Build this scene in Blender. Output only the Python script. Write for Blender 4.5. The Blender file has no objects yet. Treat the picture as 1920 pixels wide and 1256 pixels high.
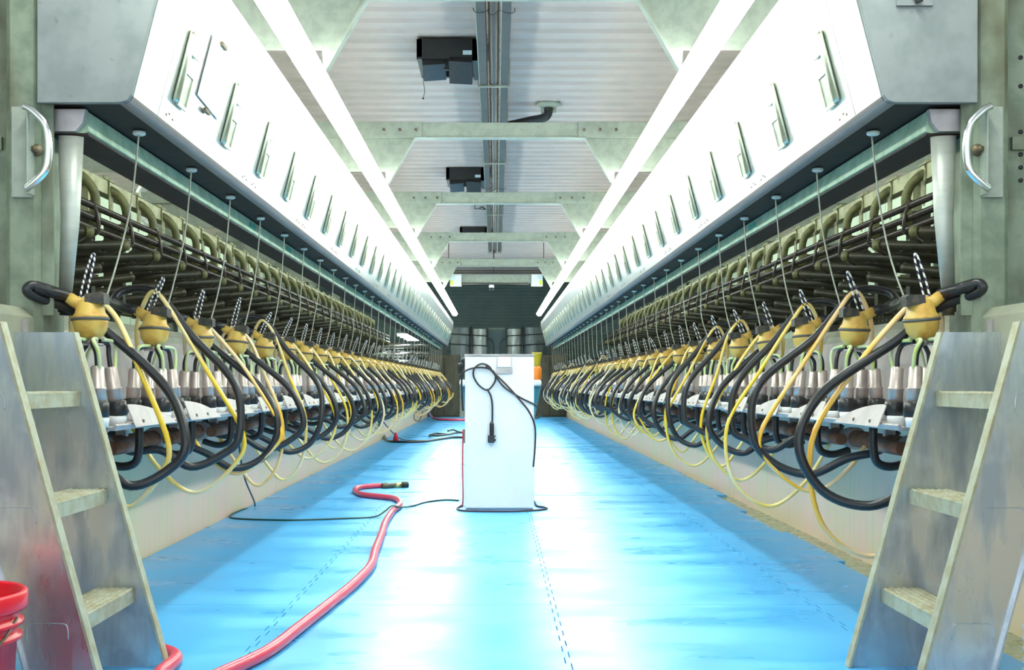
import bpy, math, random
from mathutils import Vector, Matrix

# ------------------------------------------------------------------ camera
F = 2065.0                     # focal length in pixels of the 1920 px wide frame
CX, CZ = -0.04, 0.94           # camera place: near the middle of the pit, 0.94 m over its floor
VX, VY = 929.0, 718.0          # where the parallel lines of the pit meet
scene = bpy.context.scene
cam_d = bpy.data.cameras.new('camera')
cam_d.sensor_width = 36.0
cam_d.lens = F / 1920 * 36
cam_d.shift_x = (960 - VX) / 1920
cam_d.shift_y = (VY - 628) / 1920
cam_d.clip_start = 0.05
cam_d.clip_end = 200
cam = bpy.data.objects.new('camera', cam_d)
scene.collection.objects.link(cam)
cam.location = (CX, 0, CZ)
cam.rotation_euler = (math.pi / 2, 0, 0)
scene.camera = cam

# ------------------------------------------------------------------ light, exposure
world = bpy.data.worlds.new('world')
scene.world = world
world.use_nodes = True
bg = world.node_tree.nodes['Background']
bg.inputs[0].default_value = (0.76, 0.90, 1.0, 1)
bg.inputs[1].default_value = 1.3
TUBE = 26.0                    # strength of the two long light strips
SIDE = 18.0                    # strength of the lamps added over the cow decks
scene.view_settings.view_transform = 'Standard'
scene.view_settings.look = 'None'
scene.view_settings.gamma = 1
scene.view_settings.use_curve_mapping = False
scene.view_settings.exposure = 0.85

C = scene.collection
R = random.Random(7)

# ------------------------------------------------------------------ materials
def mat(name, col, rough=0.5, metal=0.0, col2=None, scale=6.0, amt=0.6, bump=0.0, rvar=0.0,
        stretch=(1, 1, 1), emit=0.0, alpha=1.0, trans=0.0, coat=0.0, spec=0.5, ramp=(0.42, 0.62), sss=0.0, detail=3.0,
        col3=None, scale3=2.0, stretch3=(1, 1, 1), ramp3=(0.55, 0.7)):
    m = bpy.data.materials.new(name)
    m.use_nodes = True
    nt = m.node_tree
    b = nt.nodes['Principled BSDF']
    b.inputs['Base Color'].default_value = (*col, 1)
    b.inputs['Roughness'].default_value = rough
    b.inputs['Metallic'].default_value = metal
    b.inputs['Specular IOR Level'].default_value = spec
    b.inputs['Coat Weight'].default_value = coat
    b.inputs['Transmission Weight'].default_value = trans
    b.inputs['Alpha'].default_value = alpha
    if sss:
        b.inputs['Subsurface Weight'].default_value = sss
        b.inputs['Subsurface Radius'].default_value = (0.02, 0.012, 0.006)
    if emit:
        b.inputs['Emission Color'].default_value = (*col, 1)
        b.inputs['Emission Strength'].default_value = emit
    if col2 or bump or rvar:
        tc = nt.nodes.new('ShaderNodeTexCoord')
        mp = nt.nodes.new('ShaderNodeMapping')
        mp.inputs['Scale'].default_value = stretch
        n = nt.nodes.new('ShaderNodeTexNoise')
        n.inputs['Scale'].default_value = scale
        n.inputs['Detail'].default_value = detail
        n.inputs['Roughness'].default_value = 0.6
        nt.links.new(tc.outputs['Object'], mp.inputs[0])
        nt.links.new(mp.outputs[0], n.inputs['Vector'])
        rp = nt.nodes.new('ShaderNodeMapRange')
        rp.inputs['From Min'].default_value = ramp[0]
        rp.inputs['From Max'].default_value = ramp[1]
        nt.links.new(n.outputs['Fac'], rp.inputs['Value'])
        last = None
        if col2:
            mx = nt.nodes.new('ShaderNodeMix')
            mx.data_type = 'RGBA'
            ml = nt.nodes.new('ShaderNodeMath'); ml.operation = 'MULTIPLY'
            ml.inputs[1].default_value = amt
            nt.links.new(rp.outputs[0], ml.inputs[0])
            nt.links.new(ml.outputs[0], mx.inputs['Factor'])
            mx.inputs['A'].default_value = (*col, 1)
            mx.inputs['B'].default_value = (*col2, 1)
            last = mx.outputs['Result']
            nt.links.new(last, b.inputs['Base Color'])
        if col3:
            mp3 = nt.nodes.new('ShaderNodeMapping'); mp3.inputs['Scale'].default_value = stretch3
            n3 = nt.nodes.new('ShaderNodeTexNoise'); n3.inputs['Scale'].default_value = scale3
            n3.inputs['Detail'].default_value = 3
            nt.links.new(tc.outputs['Object'], mp3.inputs[0]); nt.links.new(mp3.outputs[0], n3.inputs['Vector'])
            r3 = nt.nodes.new('ShaderNodeMapRange')
            r3.inputs['From Min'].default_value = ramp3[0]; r3.inputs['From Max'].default_value = ramp3[1]
            nt.links.new(n3.outputs['Fac'], r3.inputs['Value'])
            m3 = nt.nodes.new('ShaderNodeMix'); m3.data_type = 'RGBA'
            nt.links.new(r3.outputs[0], m3.inputs['Factor'])
            if last: nt.links.new(last, m3.inputs['A'])
            else: m3.inputs['A'].default_value = (*col, 1)
            m3.inputs['B'].default_value = (*col3, 1)
            nt.links.new(m3.outputs['Result'], b.inputs['Base Color'])
        if rvar:
            r2 = nt.nodes.new('ShaderNodeMapRange')
            r2.inputs['From Min'].default_value = ramp[0]
            r2.inputs['From Max'].default_value = ramp[1]
            r2.inputs['To Min'].default_value = max(0.03, rough - rvar)
            r2.inputs['To Max'].default_value = min(1, rough + rvar)
            nt.links.new(n.outputs['Fac'], r2.inputs['Value'])
            nt.links.new(r2.outputs[0], b.inputs['Roughness'])
        if bump:
            bp = nt.nodes.new('ShaderNodeBump')
            bp.inputs['Strength'].default_value = bump
            bp.inputs['Distance'].default_value = 0.02
            nt.links.new(n.outputs['Fac'], bp.inputs['Height'])
            nt.links.new(bp.outputs[0], b.inputs['Normal'])
    return m

M = {}
M['steel'] = mat('brushed_steel', (0.55, 0.56, 0.50), 0.45, 0.4, (0.40, 0.42, 0.36), 5, 0.5, stretch=(1, 1, 4))
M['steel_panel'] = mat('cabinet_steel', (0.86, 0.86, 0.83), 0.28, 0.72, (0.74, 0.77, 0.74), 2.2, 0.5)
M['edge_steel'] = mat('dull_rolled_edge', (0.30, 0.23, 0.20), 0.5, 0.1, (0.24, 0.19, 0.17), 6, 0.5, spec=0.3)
M['steel_end'] = mat('stained_steel', (0.25, 0.265, 0.26), 0.5, 0.4, (0.17, 0.19, 0.185), 7, 0.6, col3=(0.12, 0.08, 0.05), scale3=16, ramp3=(0.66, 0.80))
M['steel_step'] = mat('stair_steel', (0.62, 0.66, 0.70), 0.36, 0.9, (0.36, 0.41, 0.47), 4, 0.8, rvar=0.10, stretch=(3, 3, 0.7), col3=(0.80, 0.86, 0.90), scale3=7, ramp3=(0.55, 0.85))
M['steel_tread'] = mat('tread_steel', (0.46, 0.46, 0.34), 0.6, 0.1, (0.34, 0.26, 0.13), 18, 0.6)
M['chrome'] = mat('chrome', (0.80, 0.82, 0.84), 0.18, 1.0, (0.6, 0.62, 0.64), 12, 0.5)
M['shell'] = mat('shell_steel', (0.60, 0.50, 0.46), 0.38, 0.6, (0.42, 0.35, 0.33), 20, 0.5)
M['plate'] = mat('dull_plate_steel', (0.50, 0.45, 0.44), 0.5, 0.45, (0.33, 0.29, 0.29), 8, 0.6)
M['curb'] = mat('stained_curb_steel', (0.42, 0.42, 0.32), 0.5, 0.4, (0.30, 0.32, 0.25), 6, 0.7, col3=(0.22, 0.13, 0.06), scale3=5, ramp3=(0.60, 0.80))
M['galv'] = mat('galvanised_steel', (0.27, 0.31, 0.26), 0.55, 0.4, (0.19, 0.22, 0.18), 12, 0.8)
M['galv_pale'] = mat('galvanised_beam', (0.34, 0.37, 0.31), 0.6, 0.15, (0.26, 0.29, 0.24), 14, 0.7)
M['post'] = mat('weathered_post', (0.25, 0.29, 0.21), 0.6, 0.3, (0.15, 0.185, 0.13), 9, 0.8, bump=0.05, col3=(0.085, 0.065, 0.025), scale3=2.6, stretch3=(2, 2, 0.9), ramp3=(0.46, 0.74))
M['green_galv'] = mat('green_tinted_channel', (0.46, 0.58, 0.42), 0.6, 0.0, (0.30, 0.42, 0.28), 14, 0.8, spec=0.3)
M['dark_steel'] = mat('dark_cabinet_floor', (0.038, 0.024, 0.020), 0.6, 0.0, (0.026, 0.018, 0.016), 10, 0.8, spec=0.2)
M['rail'] = mat('dark_dirty_rail', (0.020, 0.014, 0.010), 0.36, 0.1, (0.042, 0.030, 0.018), 16, 0.7)
M['moss'] = mat('mossy_galvanised_tube', (0.115, 0.115, 0.036), 0.6, 0.1, (0.05, 0.05, 0.016), 10, 0.9)
M['moss_dark'] = mat('dark_mossy_tube', (0.014, 0.015, 0.006), 0.5, 0.1, (0.032, 0.026, 0.012), 9, 0.8, spec=0.35)
M['moss_beam'] = mat('mossy_box_beam', (0.30, 0.30, 0.17), 0.6, 0.1, (0.18, 0.18, 0.09), 8, 0.8, col3=(0.07, 0.05, 0.02), scale3=12, ramp3=(0.64, 0.78))
M['rubber'] = mat('black_rubber', (0.018, 0.018, 0.020), 0.33, 0, spec=0.5)
M['black'] = mat('black_plastic', (0.012, 0.012, 0.013), 0.45, 0, (0.02, 0.02, 0.02), 20, 0.5)
M['cream'] = mat('aged_cream_plastic', (0.70, 0.46, 0.10), 0.38, 0, (0.52, 0.22, 0.035), 16, 0.85, ramp=(0.45, 0.70))
M['cap'] = mat('worn_black_cap', (0.03, 0.03, 0.028), 0.5, 0, (0.14, 0.10, 0.05), 40, 0.5)
M['band'] = mat('grey_rubber_band', (0.09, 0.09, 0.085), 0.5)
M['yellow'] = mat('yellow_twin_tube', (0.86, 0.56, 0.02), 0.28, 0, (0.80, 0.66, 0.36), 2.2, 1.0, sss=0.1)
M['clear'] = mat('aged_clear_tube', (0.80, 0.70, 0.48), 0.28, 0, (0.85, 0.62, 0.30), 5, 0.7, sss=0.1)
M['amber'] = mat('amber_tube', (0.86, 0.46, 0.04), 0.28, 0, (0.80, 0.62, 0.40), 2.5, 1.0, sss=0.1)
M['short_clear'] = mat('greenish_clear_tube', (0.62, 0.70, 0.46), 0.25, 0, (0.60, 0.72, 0.16), 14, 0.8, sss=0.1)
M['cord'] = mat('grey_pull_cord', (0.42, 0.42, 0.34), 0.8, 0, (0.28, 0.27, 0.20), 30, 0.5)
M['white'] = mat('white_enamel', (0.80, 0.78, 0.78), 0.4, 0, (0.72, 0.70, 0.71), 3, 0.5, col3=(0.40, 0.34, 0.32), scale3=30, ramp3=(0.76, 0.80))
M['white_plain'] = mat('white_plastic', (0.82, 0.83, 0.84), 0.4, 0, (0.76, 0.77, 0.78), 5, 0.5)
M['wall'] = mat('pit_wall_panel', (0.92, 0.64, 0.52), 0.5, 0, (0.80, 0.70, 0.44), 1.1, 0.9, stretch=(1, 1, 0.5), ramp=(0.4, 0.65), col3=(0.62, 0.55, 0.36), scale3=26, stretch3=(1, 1, 0.04), ramp3=(0.52, 1.1), spec=0.2)
M['gutter'] = mat('wet_concrete_gutter', (0.34, 0.38, 0.22), 0.3, 0, (0.44, 0.46, 0.32), 8, 0.8, rvar=0.1)
M['deck'] = mat('concrete_deck', (0.34, 0.36, 0.30), 0.7, 0, (0.24, 0.25, 0.20), 5, 0.8)
M['mat'] = mat('blue_rubber_mat', (0.06, 0.40, 0.86), 0.34, 0, (0.12, 0.53, 0.95), 1.6, 0.9, bump=0.05, rvar=0.12, stretch=(0.7, 1.8, 1), ramp=(0.30, 0.70), spec=0.7)
M['ceil'] = mat('corrugated_ceiling', (0.50, 0.43, 0.41), 0.55, 0.0, (0.44, 0.39, 0.37), 3, 0.7, spec=0.3)
M['teal'] = mat('dark_teal_wall', (0.075, 0.125, 0.13), 0.45, 0.1, (0.10, 0.155, 0.16), 2, 0.7)
M['mint'] = mat('pale_mint_wall', (0.62, 0.74, 0.60), 0.6, 0, (0.54, 0.66, 0.52), 2, 0.7, stretch=(1, 1, 0.3))
M['diff'] = mat('glowing_diffuser', (0.90, 1.0, 0.91), 0.5, emit=TUBE)
M['diff_added'] = mat('added_tube_glow', (0.90, 1.0, 0.90), 0.5, emit=SIDE)  # glow of the added deck lamps and the tubes standing in for reflections
M['upper'] = mat('dim_upper_cover', (0.90, 1.0, 0.91), 0.5, emit=TUBE * 0.32)
M['fix'] = mat('lamp_housing', (0.70, 0.74, 0.70), 0.5)
M['pipe'] = mat('grey_pvc_pipe', (0.08, 0.07, 0.066), 0.4, 0, (0.06, 0.055, 0.05), 5, 0.6)
M['channel'] = mat('grey_channel', (0.075, 0.07, 0.065), 0.5, 0.0, (0.05, 0.05, 0.046), 5, 0.6, spec=0.3)
M['brown_pipe'] = mat('brown_stained_pipe', (0.20, 0.085, 0.05), 0.5, 0, (0.10, 0.05, 0.03), 12, 0.8, spec=0.3)
M['grey_joint'] = mat('grey_pipe_joint', (0.42, 0.33, 0.30), 0.5, 0, (0.26, 0.20, 0.18), 12, 0.6, spec=0.3)
M['pink'] = mat('red_pink_hose', (0.74, 0.055, 0.10), 0.30, 0, (0.66, 0.09, 0.14), 5, 0.6, spec=0.6)
M['red'] = mat('red_plastic', (0.85, 0.01, 0.03), 0.3, 0, (0.75, 0.01, 0.02), 4, 0.5)
M['red_dark'] = mat('dark_red_rubber', (0.045, 0.010, 0.016), 0.4)
M['brass'] = mat('brass', (0.80, 0.62, 0.25), 0.3, 0.9, (0.6, 0.42, 0.15), 30, 0.6)
M['brown'] = mat('brown_panel', (0.085, 0.072, 0.042), 0.6, 0, (0.05, 0.042, 0.024), 5, 0.8, stretch=(3, 3, 0.6))
M['gate_sheet'] = mat('grey_gate_sheet', (0.14, 0.165, 0.17), 0.4, 0.5, (0.09, 0.11, 0.12), 5, 0.7, stretch=(2, 2, 0.6))
M['gate_dark'] = mat('dark_gate_sheet', (0.055, 0.07, 0.075), 0.45, 0.3, (0.04, 0.05, 0.05), 4, 0.6)
M['gate_pale'] = mat('pale_gate_sheet', (0.42, 0.45, 0.44), 0.4, 0.5, (0.24, 0.27, 0.26), 6, 0.9, stretch=(2, 2, 0.5))
M['orange'] = mat('orange_bottle', (0.60, 0.17, 0.01), 0.3, 0, (0.50, 0.12, 0.01), 6, 0.6)
M['olive'] = mat('olive_yellow_cup', (0.34, 0.28, 0.01), 0.35, 0, (0.28, 0.22, 0.01), 8, 0.6)
M['teal_tub'] = mat('teal_plastic', (0.02, 0.22, 0.32), 0.35)
M['paper'] = mat('white_paper', (0.92, 0.90, 0.86), 0.8, spec=0.1)
M['label_blue'] = mat('pale_blue_label', (0.62, 0.78, 0.86), 0.6)
M['label_yellow'] = mat('yellow_green_label', (0.75, 0.85, 0.12), 0.6)
M['teal_label'] = mat('green_maker_plate', (0.02, 0.32, 0.24), 0.4)
M['rust'] = mat('brownish_bolt', (0.20, 0.16, 0.10), 0.5, 0.6, (0.12, 0.08, 0.04), 30, 0.6)
M['handle'] = mat('pull_handle_steel', (0.62, 0.66, 0.52), 0.28, 0.9, (0.40, 0.44, 0.28), 8, 0.6)
M['recess'] = mat('handle_recess', (0.70, 0.72, 0.60), 0.45, 0.4, (0.5, 0.5, 0.36), 20, 0.6)
M['green_hose'] = mat('dark_green_cable', (0.01, 0.06, 0.05), 0.4)

def braided():
    m = bpy.data.materials.new('braided_cord')
    m.use_nodes = True
    nt = m.node_tree; b = nt.nodes['Principled BSDF']
    tc = nt.nodes.new('ShaderNodeTexCoord'); w = nt.nodes.new('ShaderNodeTexWave')
    w.wave_type = 'BANDS'; w.bands_direction = 'DIAGONAL'; w.inputs['Scale'].default_value = 26
    nt.links.new(tc.outputs['Object'], w.inputs['Vector'])
    mx = nt.nodes.new('ShaderNodeMix'); mx.data_type = 'RGBA'
    mx.inputs['A'].default_value = (0.05, 0.03, 0.09, 1); mx.inputs['B'].default_value = (0.85, 0.85, 0.80, 1)
    gt = nt.nodes.new('ShaderNodeMath'); gt.operation = 'GREATER_THAN'; gt.inputs[1].default_value = 0.42
    nt.links.new(w.outputs['Fac'], gt.inputs[0]); nt.links.new(gt.outputs[0], mx.inputs['Factor'])
    nt.links.new(mx.outputs['Result'], b.inputs['Base Color'])
    return m
M['braid'] = braided()

# ------------------------------------------------------------------ mesh builder
class MB:
    def __init__(s): s.v = []; s.f = []; s.sm = []
    def add(s, vs, fs, smooth=False):
        o = len(s.v)
        s.v += [tuple(v) for v in vs]
        s.f += [tuple(i + o for i in f) for f in fs]
        s.sm += [smooth] * len(fs)
        return s
    def box(s, x0, x1, y0, y1, z0, z1, mtx=None):
        if x0 > x1: x0, x1 = x1, x0
        vs = [Vector((x, y, z)) for x in (x0, x1) for y in (y0, y1) for z in (z0, z1)]
        if mtx: vs = [mtx @ v for v in vs]
        return s.add(vs, [(0, 1, 3, 2), (4, 6, 7, 5), (0, 4, 5, 1), (2, 3, 7, 6), (0, 2, 6, 4), (1, 5, 7, 3)])
    def tube(s, pts, r, n=10, flat=1.0, caps=True, closed=False):
        P = [Vector(p) for p in pts]
        rs = r if isinstance(r, (list, tuple)) else [r] * len(P)
        L = len(P)
        t0 = (P[1] - P[0]).normalized()
        a = Vector((0, 0, 1)) if abs(t0.z) < 0.9 else Vector((0, 1, 0))
        u = t0.cross(a).normalized()
        vs = []
        for i in range(L):
            if closed: t = (P[(i + 1) % L] - P[i - 1]).normalized()
            else: t = (P[min(i + 1, L - 1)] - P[max(i - 1, 0)]).normalized()
            u = (u - t * u.dot(t))
            if u.length < 1e-6: u = t.orthogonal()
            u.normalize(); w = t.cross(u)
            for k in range(n):
                q = 2 * math.pi * k / n
                vs.append(P[i] + (u * math.cos(q) + w * math.sin(q) * flat) * rs[i])
        fs = []
        for i in range(L if closed else L - 1):
            j = (i + 1) % L
            for k in range(n):
                k2 = (k + 1) % n
                fs.append((i * n + k, i * n + k2, j * n + k2, j * n + k))
        s.add(vs, fs, True)
        if caps and not closed:
            o = len(s.v) - L * n
            s.f.append(tuple(o + k for k in range(n))[::-1]); s.sm.append(False)
            s.f.append(tuple(o + (L - 1) * n + k for k in range(n))); s.sm.append(False)
        return s
    def rod(s, a, b, r, n=10, r2=None): return s.tube([a, b], [r, r if r2 is None else r2], n)
    def lathe(s, prof, o=(0, 0, 0), mtx=None, n=20, caps=True):
        o = Vector(o); vs = []
        for r, z in prof:
            for k in range(n):
                q = 2 * math.pi * k / n
                p = Vector((r * math.cos(q), r * math.sin(q), z))
                if mtx: p = mtx @ p
                vs.append(p + o)
        fs = [(i * n + k, i * n + (k + 1) % n, (i + 1) * n + (k + 1) % n, (i + 1) * n + k) for i in range(len(prof) - 1) for k in range(n)]
        s.add(vs, fs, True)
        if caps:
            b = len(s.v) - len(prof) * n
            if prof[0][0] > 1e-5: s.f.append(tuple(b + k for k in range(n))[::-1]); s.sm.append(False)
            if prof[-1][0] > 1e-5: s.f.append(tuple(b + (len(prof) - 1) * n + k for k in range(n))); s.sm.append(False)
        return s
    def prism(s, poly, axis, a, b, fn=None):
        """poly: 2-D outline; axis 'y': (x,z) outline from y=a to b; 'x': (y,z); 'z': (x,y)"""
        def P(p, d):
            if axis == 'y': return Vector((p[0], d, p[1]))
            if axis == 'x': return Vector((d, p[0], p[1]))
            return Vector((p[0], p[1], d))
        n = len(poly)
        vs = [P(p, a) for p in poly] + [P(p, b) for p in poly]
        if fn: vs = [fn(v) for v in vs]
        fs = [tuple(range(n)), tuple(range(n, 2 * n))[::-1]] + [(i, i + n, (i + 1) % n + n, (i + 1) % n) for i in range(n)]
        return s.add(vs, fs)
    def mesh(s, name, m, mirror=False):
        me = bpy.data.meshes.new(name)
        v = [(-x, y, z) for x, y, z in s.v] if mirror else s.v
        me.from_pydata(v, [], s.f)
        me.polygons.foreach_set('use_smooth', s.sm)
        me.materials.append(m)
        import bmesh
        bm = bmesh.new(); bm.from_mesh(me); bmesh.ops.recalc_face_normals(bm, faces=bm.faces); bm.to_mesh(me); bm.free()
        return me
    def build(s, name, m, parent=None, mirror=False, bevel=0, loc=None):
        o = link(name, s.mesh(name, m, mirror), parent)
        if bevel:
            b = o.modifiers.new('bevel', 'BEVEL'); b.width = bevel; b.segments = 2; b.limit_method = 'ANGLE'
        if loc: o.location = loc
        return o

def link(name, data, parent=None):
    o = bpy.data.objects.new(name, data)
    C.objects.link(o)
    if parent: o.parent = parent
    return o
def tag(o, label, cat, group=None, kind=None):
    if label: o['label'] = label
    if cat: o['category'] = cat
    if group: o['group'] = group
    if kind: o['kind'] = kind
    return o
def thing(name, label, cat, loc=(0, 0, 0), group=None):
    o = link(name, None); o.location = loc
    return tag(o, label, cat, group)
def struct(o): o['kind'] = 'structure'; return o
def spline(pts, k=8, closed=False):
    P = [Vector(p) for p in pts]; out = []; n = len(P)
    rng = range(n) if closed else range(n - 1)
    for i in rng:
        if closed: a, b, c, d = P[i - 1], P[i], P[(i + 1) % n], P[(i + 2) % n]
        else: a, b, c, d = P[max(i - 1, 0)], P[i], P[i + 1], P[min(i + 2, n - 1)]
        for j in range(k):
            t = j / k
            out.append(0.5 * ((2 * b) + (c - a) * t + (2 * a - 5 * b + 4 * c - d) * t * t + (3 * b - a - 3 * c + d) * t ** 3))
    if not closed: out.append(P[-1])
    return out
def W(px, py, Y):              # a point of the photograph at distance Y
    return Vector((CX + (px - VX) * Y / F, Y, CZ + (VY - py) * Y / F))
def G(px, py, z=0.0):          # a point of the photograph lying at height z
    Y = (CZ - z) * F / (py - VY)
    return Vector((CX + (px - VX) * Y / F, Y, z))
ORD = ['zeroth', 'first', 'second', 'third', 'fourth', 'fifth', 'sixth', 'seventh', 'eighth', 'ninth', 'tenth', 'eleventh', 'twelfth',
       'thirteenth', 'fourteenth', 'fifteenth', 'sixteenth', 'seventeenth', 'eighteenth', 'nineteenth', 'twentieth']
def ordi(n):
    if n <= 20: return ORD[n]
    t = {2: 'twenty', 3: 'thirty', 4: 'forty'}[n // 10]
    return {2: '', 3: 'thirtieth', 4: 'fortieth'}[n // 10] if n % 10 == 0 else t + '-' + ORD[n % 10]

PITCH = 0.71
NS = 34
SIDES = ((-1, 'left'), (1, 'right'))

# ------------------------------------------------------------------ the setting
b = MB().box(-1.9, 1.9, -2.5, 31.5, -0.10, 0.0); struct(b.build('floor', M['gutter']))
for s, nm in SIDES:
    b = MB().box(s * 1.90, s * 2.05, -2.5, 33, -0.10, 0.80); struct(b.build('wall_' + nm, M['wall']))
    b = MB().box(s * 1.66, s * 6.6, 1.4, 33.2, 0.80, 1.10); struct(b.build('trim_1' if s < 0 else 'trim_2', M['deck']))
    # outer walls of the hall, vertical panels
    b = MB()
    prof = []; y = -2.5
    while y < 33.4:
        prof += [(y, 0), (y + 0.94, 0), (y + 0.95, 0.02), (y + 0.99, 0.02)]; y += 1.0
    vs = [(s * (6.5 + d), yy, z) for yy, d in prof for z in (1.10, 4.5)]
    b.add(vs, [(2 * i, 2 * i + 1, 2 * i + 3, 2 * i + 2) for i in range(len(prof) - 1)])
    struct(b.build('wall_outer_' + nm, M['mint']))
# corrugated ceiling, ribs running across the pit
b = MB(); prof = []; y = -2.5
while y < 33.3:
    prof += [(y, 0), (y + 0.17, 0), (y + 0.20, -0.03), (y + 0.27, -0.03)]; y += 0.30
vs = [(x, yy, 4.24 + d) for yy, d in prof for x in (-6.6, 6.6)] + [(x, yy, 4.30) for yy in (-2.5, 33.3) for x in (-6.6, 6.6)]
n = len(prof)
b.add(vs, [(2 * i, 2 * i + 1, 2 * i + 3, 2 * i + 2) for i in range(n - 1)] + [(2 * n, 2 * n + 1, 2 * n + 3, 2 * n + 2)])
struct(b.build('ceiling', M['ceil']))
# far end wall, horizontal corrugation
b = MB(); prof = []; z = 0.0
while z < 4.2:
    prof += [(z, 0), (z + 0.06, 0), (z + 0.07, -0.012), (z + 0.09, -0.012)]; z += 0.10
vs = [(x, 33.2 + d, zz) for zz, d in prof for x in (-6.6, 6.6)]
b.add(vs, [(2 * i, 2 * i + 1, 2 * i + 3, 2 * i + 2) for i in range(len(prof) - 1)])
struct(b.build('wall_back', M['teal']))

# ------------------------------------------------------------------ rubber mats on the pit floor
cols = [(-1.885, -0.89), (-0.89, 0.20), (0.20, 1.28), (1.28, 1.72)]
colname = ['against the left wall', 'second column from the left', 'third column from the left', 'along the right gutter']
y0 = 2.34; row = 0
def teeth_y(x, a, b_, sgn=1):      # interlocking edge running along y
    pts = []; y = a; k = 0; st = (b_ - a) / 14
    for k in range(14):
        d = 0.009 if k % 2 else -0.009
        pts += [(x + d, a + k * st), (x + d, a + (k + 1) * st)]
    return pts
while y0 < 30.4:
    y1 = min(y0 + 1.12, 30.6)
    row += 1
    for ci, (xa, xb) in enumerate(cols):
        gap = 0.002
        rj = R.uniform(-0.03, 0.03) if ci == 3 else 0
        if ci == 3 and row in (4, 6): rj = 0.05
        if ci == 3 and y0 > 9.0: rj = 0.165 + R.uniform(-0.04, 0.0)
        yb = y1 - gap - (R.choice([0.0, 0.0, 0.02, 0.035]) if y0 > 7 and ci > 1 else 0) - (0.07 if row == 12 and ci > 1 else 0)
        ya = y0 + gap
        if row <= 9:
            le = teeth_y(xa + gap, ya, yb) if ci > 0 else [(xa, ya), (xa, yb)]
            re = teeth_y(xb - gap, ya, yb) if ci < 3 else [(xb + rj, ya), (xb + rj, yb)]
        else:
            le = [(xa + gap, ya), (xa + gap, yb)]; re = [(xb - gap + rj, ya), (xb - gap + rj, yb)]
        poly = le + re[::-1]
        m = MB().prism(poly, 'z', 0.001, 0.018)
        o = m.build('floor_mat', M['mat'])
        tag(o, 'blue floor mat, %s from the camera, %s' % (ordi(row) + ' row', colname[ci]), 'floor mat', 'blue rubber mats on the pit floor')
    y0 += 1.12
FZ = 0.018                       # top of the mats

# ------------------------------------------------------------------ curb, wash trays, pipes under the curb
for s, nm in SIDES:
    mir = s < 0
    t = thing('deck_curb', 'stainless curb sheet along the cow deck edge on the %s of the pit' % nm, 'curb', (0, 0, 0))
    m = MB().prism([(1.60, 0.80), (1.65, 0.80), (1.65, 1.10), (1.655, 1.18), (1.635, 1.195), (1.60, 1.16)], 'y', 1.4, 30.0)
    m.build('curb_sheet', M['curb'], t, mir)
    y = 2.2
    m = MB()
    for k in range(20):
        yy = 2.2 + k * 1.42
        m = MB().box(1.592, 1.600, yy, yy + 0.035, 0.82, 1.15)
        for z in (0.88, 1.0, 1.1): m.lathe([(0, 0), (0.008, 0), (0.006, 0.004), (0, 0.005)], (1.592, yy + 0.018, z), Matrix.Rotation(-math.pi / 2, 3, 'Y'), 8)
        m.build('joint_strip', M['plate'], t, mir)
    # splash sheet leaning behind the clusters
    m = MB().prism([(1.545, 0.80), (1.56, 0.80), (1.60, 1.12), (1.59, 1.13)], 'y', 3.9, 28.4)
    m.build('splash_sheet', M['plate'], t, mir)
    m = MB().prism([(1.325, 0.778), (1.60, 0.778), (1.60, 0.79), (1.335, 0.79), (1.325, 0.80), (1.318, 0.795)], 'y', 3.72, 28.4)
    m.build('tray', M['plate'], t, mir)
    # wash pipe
    t = thing('wash_pipe', 'brown stained wash line with grey joints under the %s curb' % nm, 'pipe', (0, 0, 0))
    MB().rod((1.52, 3.6, 0.70), (1.52, 28.4, 0.70), 0.036, 12).build('pipe_run', M['brown_pipe'], t, mir)
    for k in range(NS):
        yy = 4.05 + k * PITCH
        m = MB().lathe([(0.036, 0), (0.048, 0), (0.048, 0.07), (0.042, 0.075), (0.042, 0.12), (0.036, 0.12)], (1.52, yy, 0.70), Matrix.Rotation(-math.pi / 2, 3, 'X'), 14)
        m.build('pipe_joint', M['grey_joint'], t, mir)
        if k < 16:
            MB().box(1.50, 1.54, yy + 0.30, yy + 0.33, 0.70, 0.82).build('pipe_hanger', M['plate'], t, mir)

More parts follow.
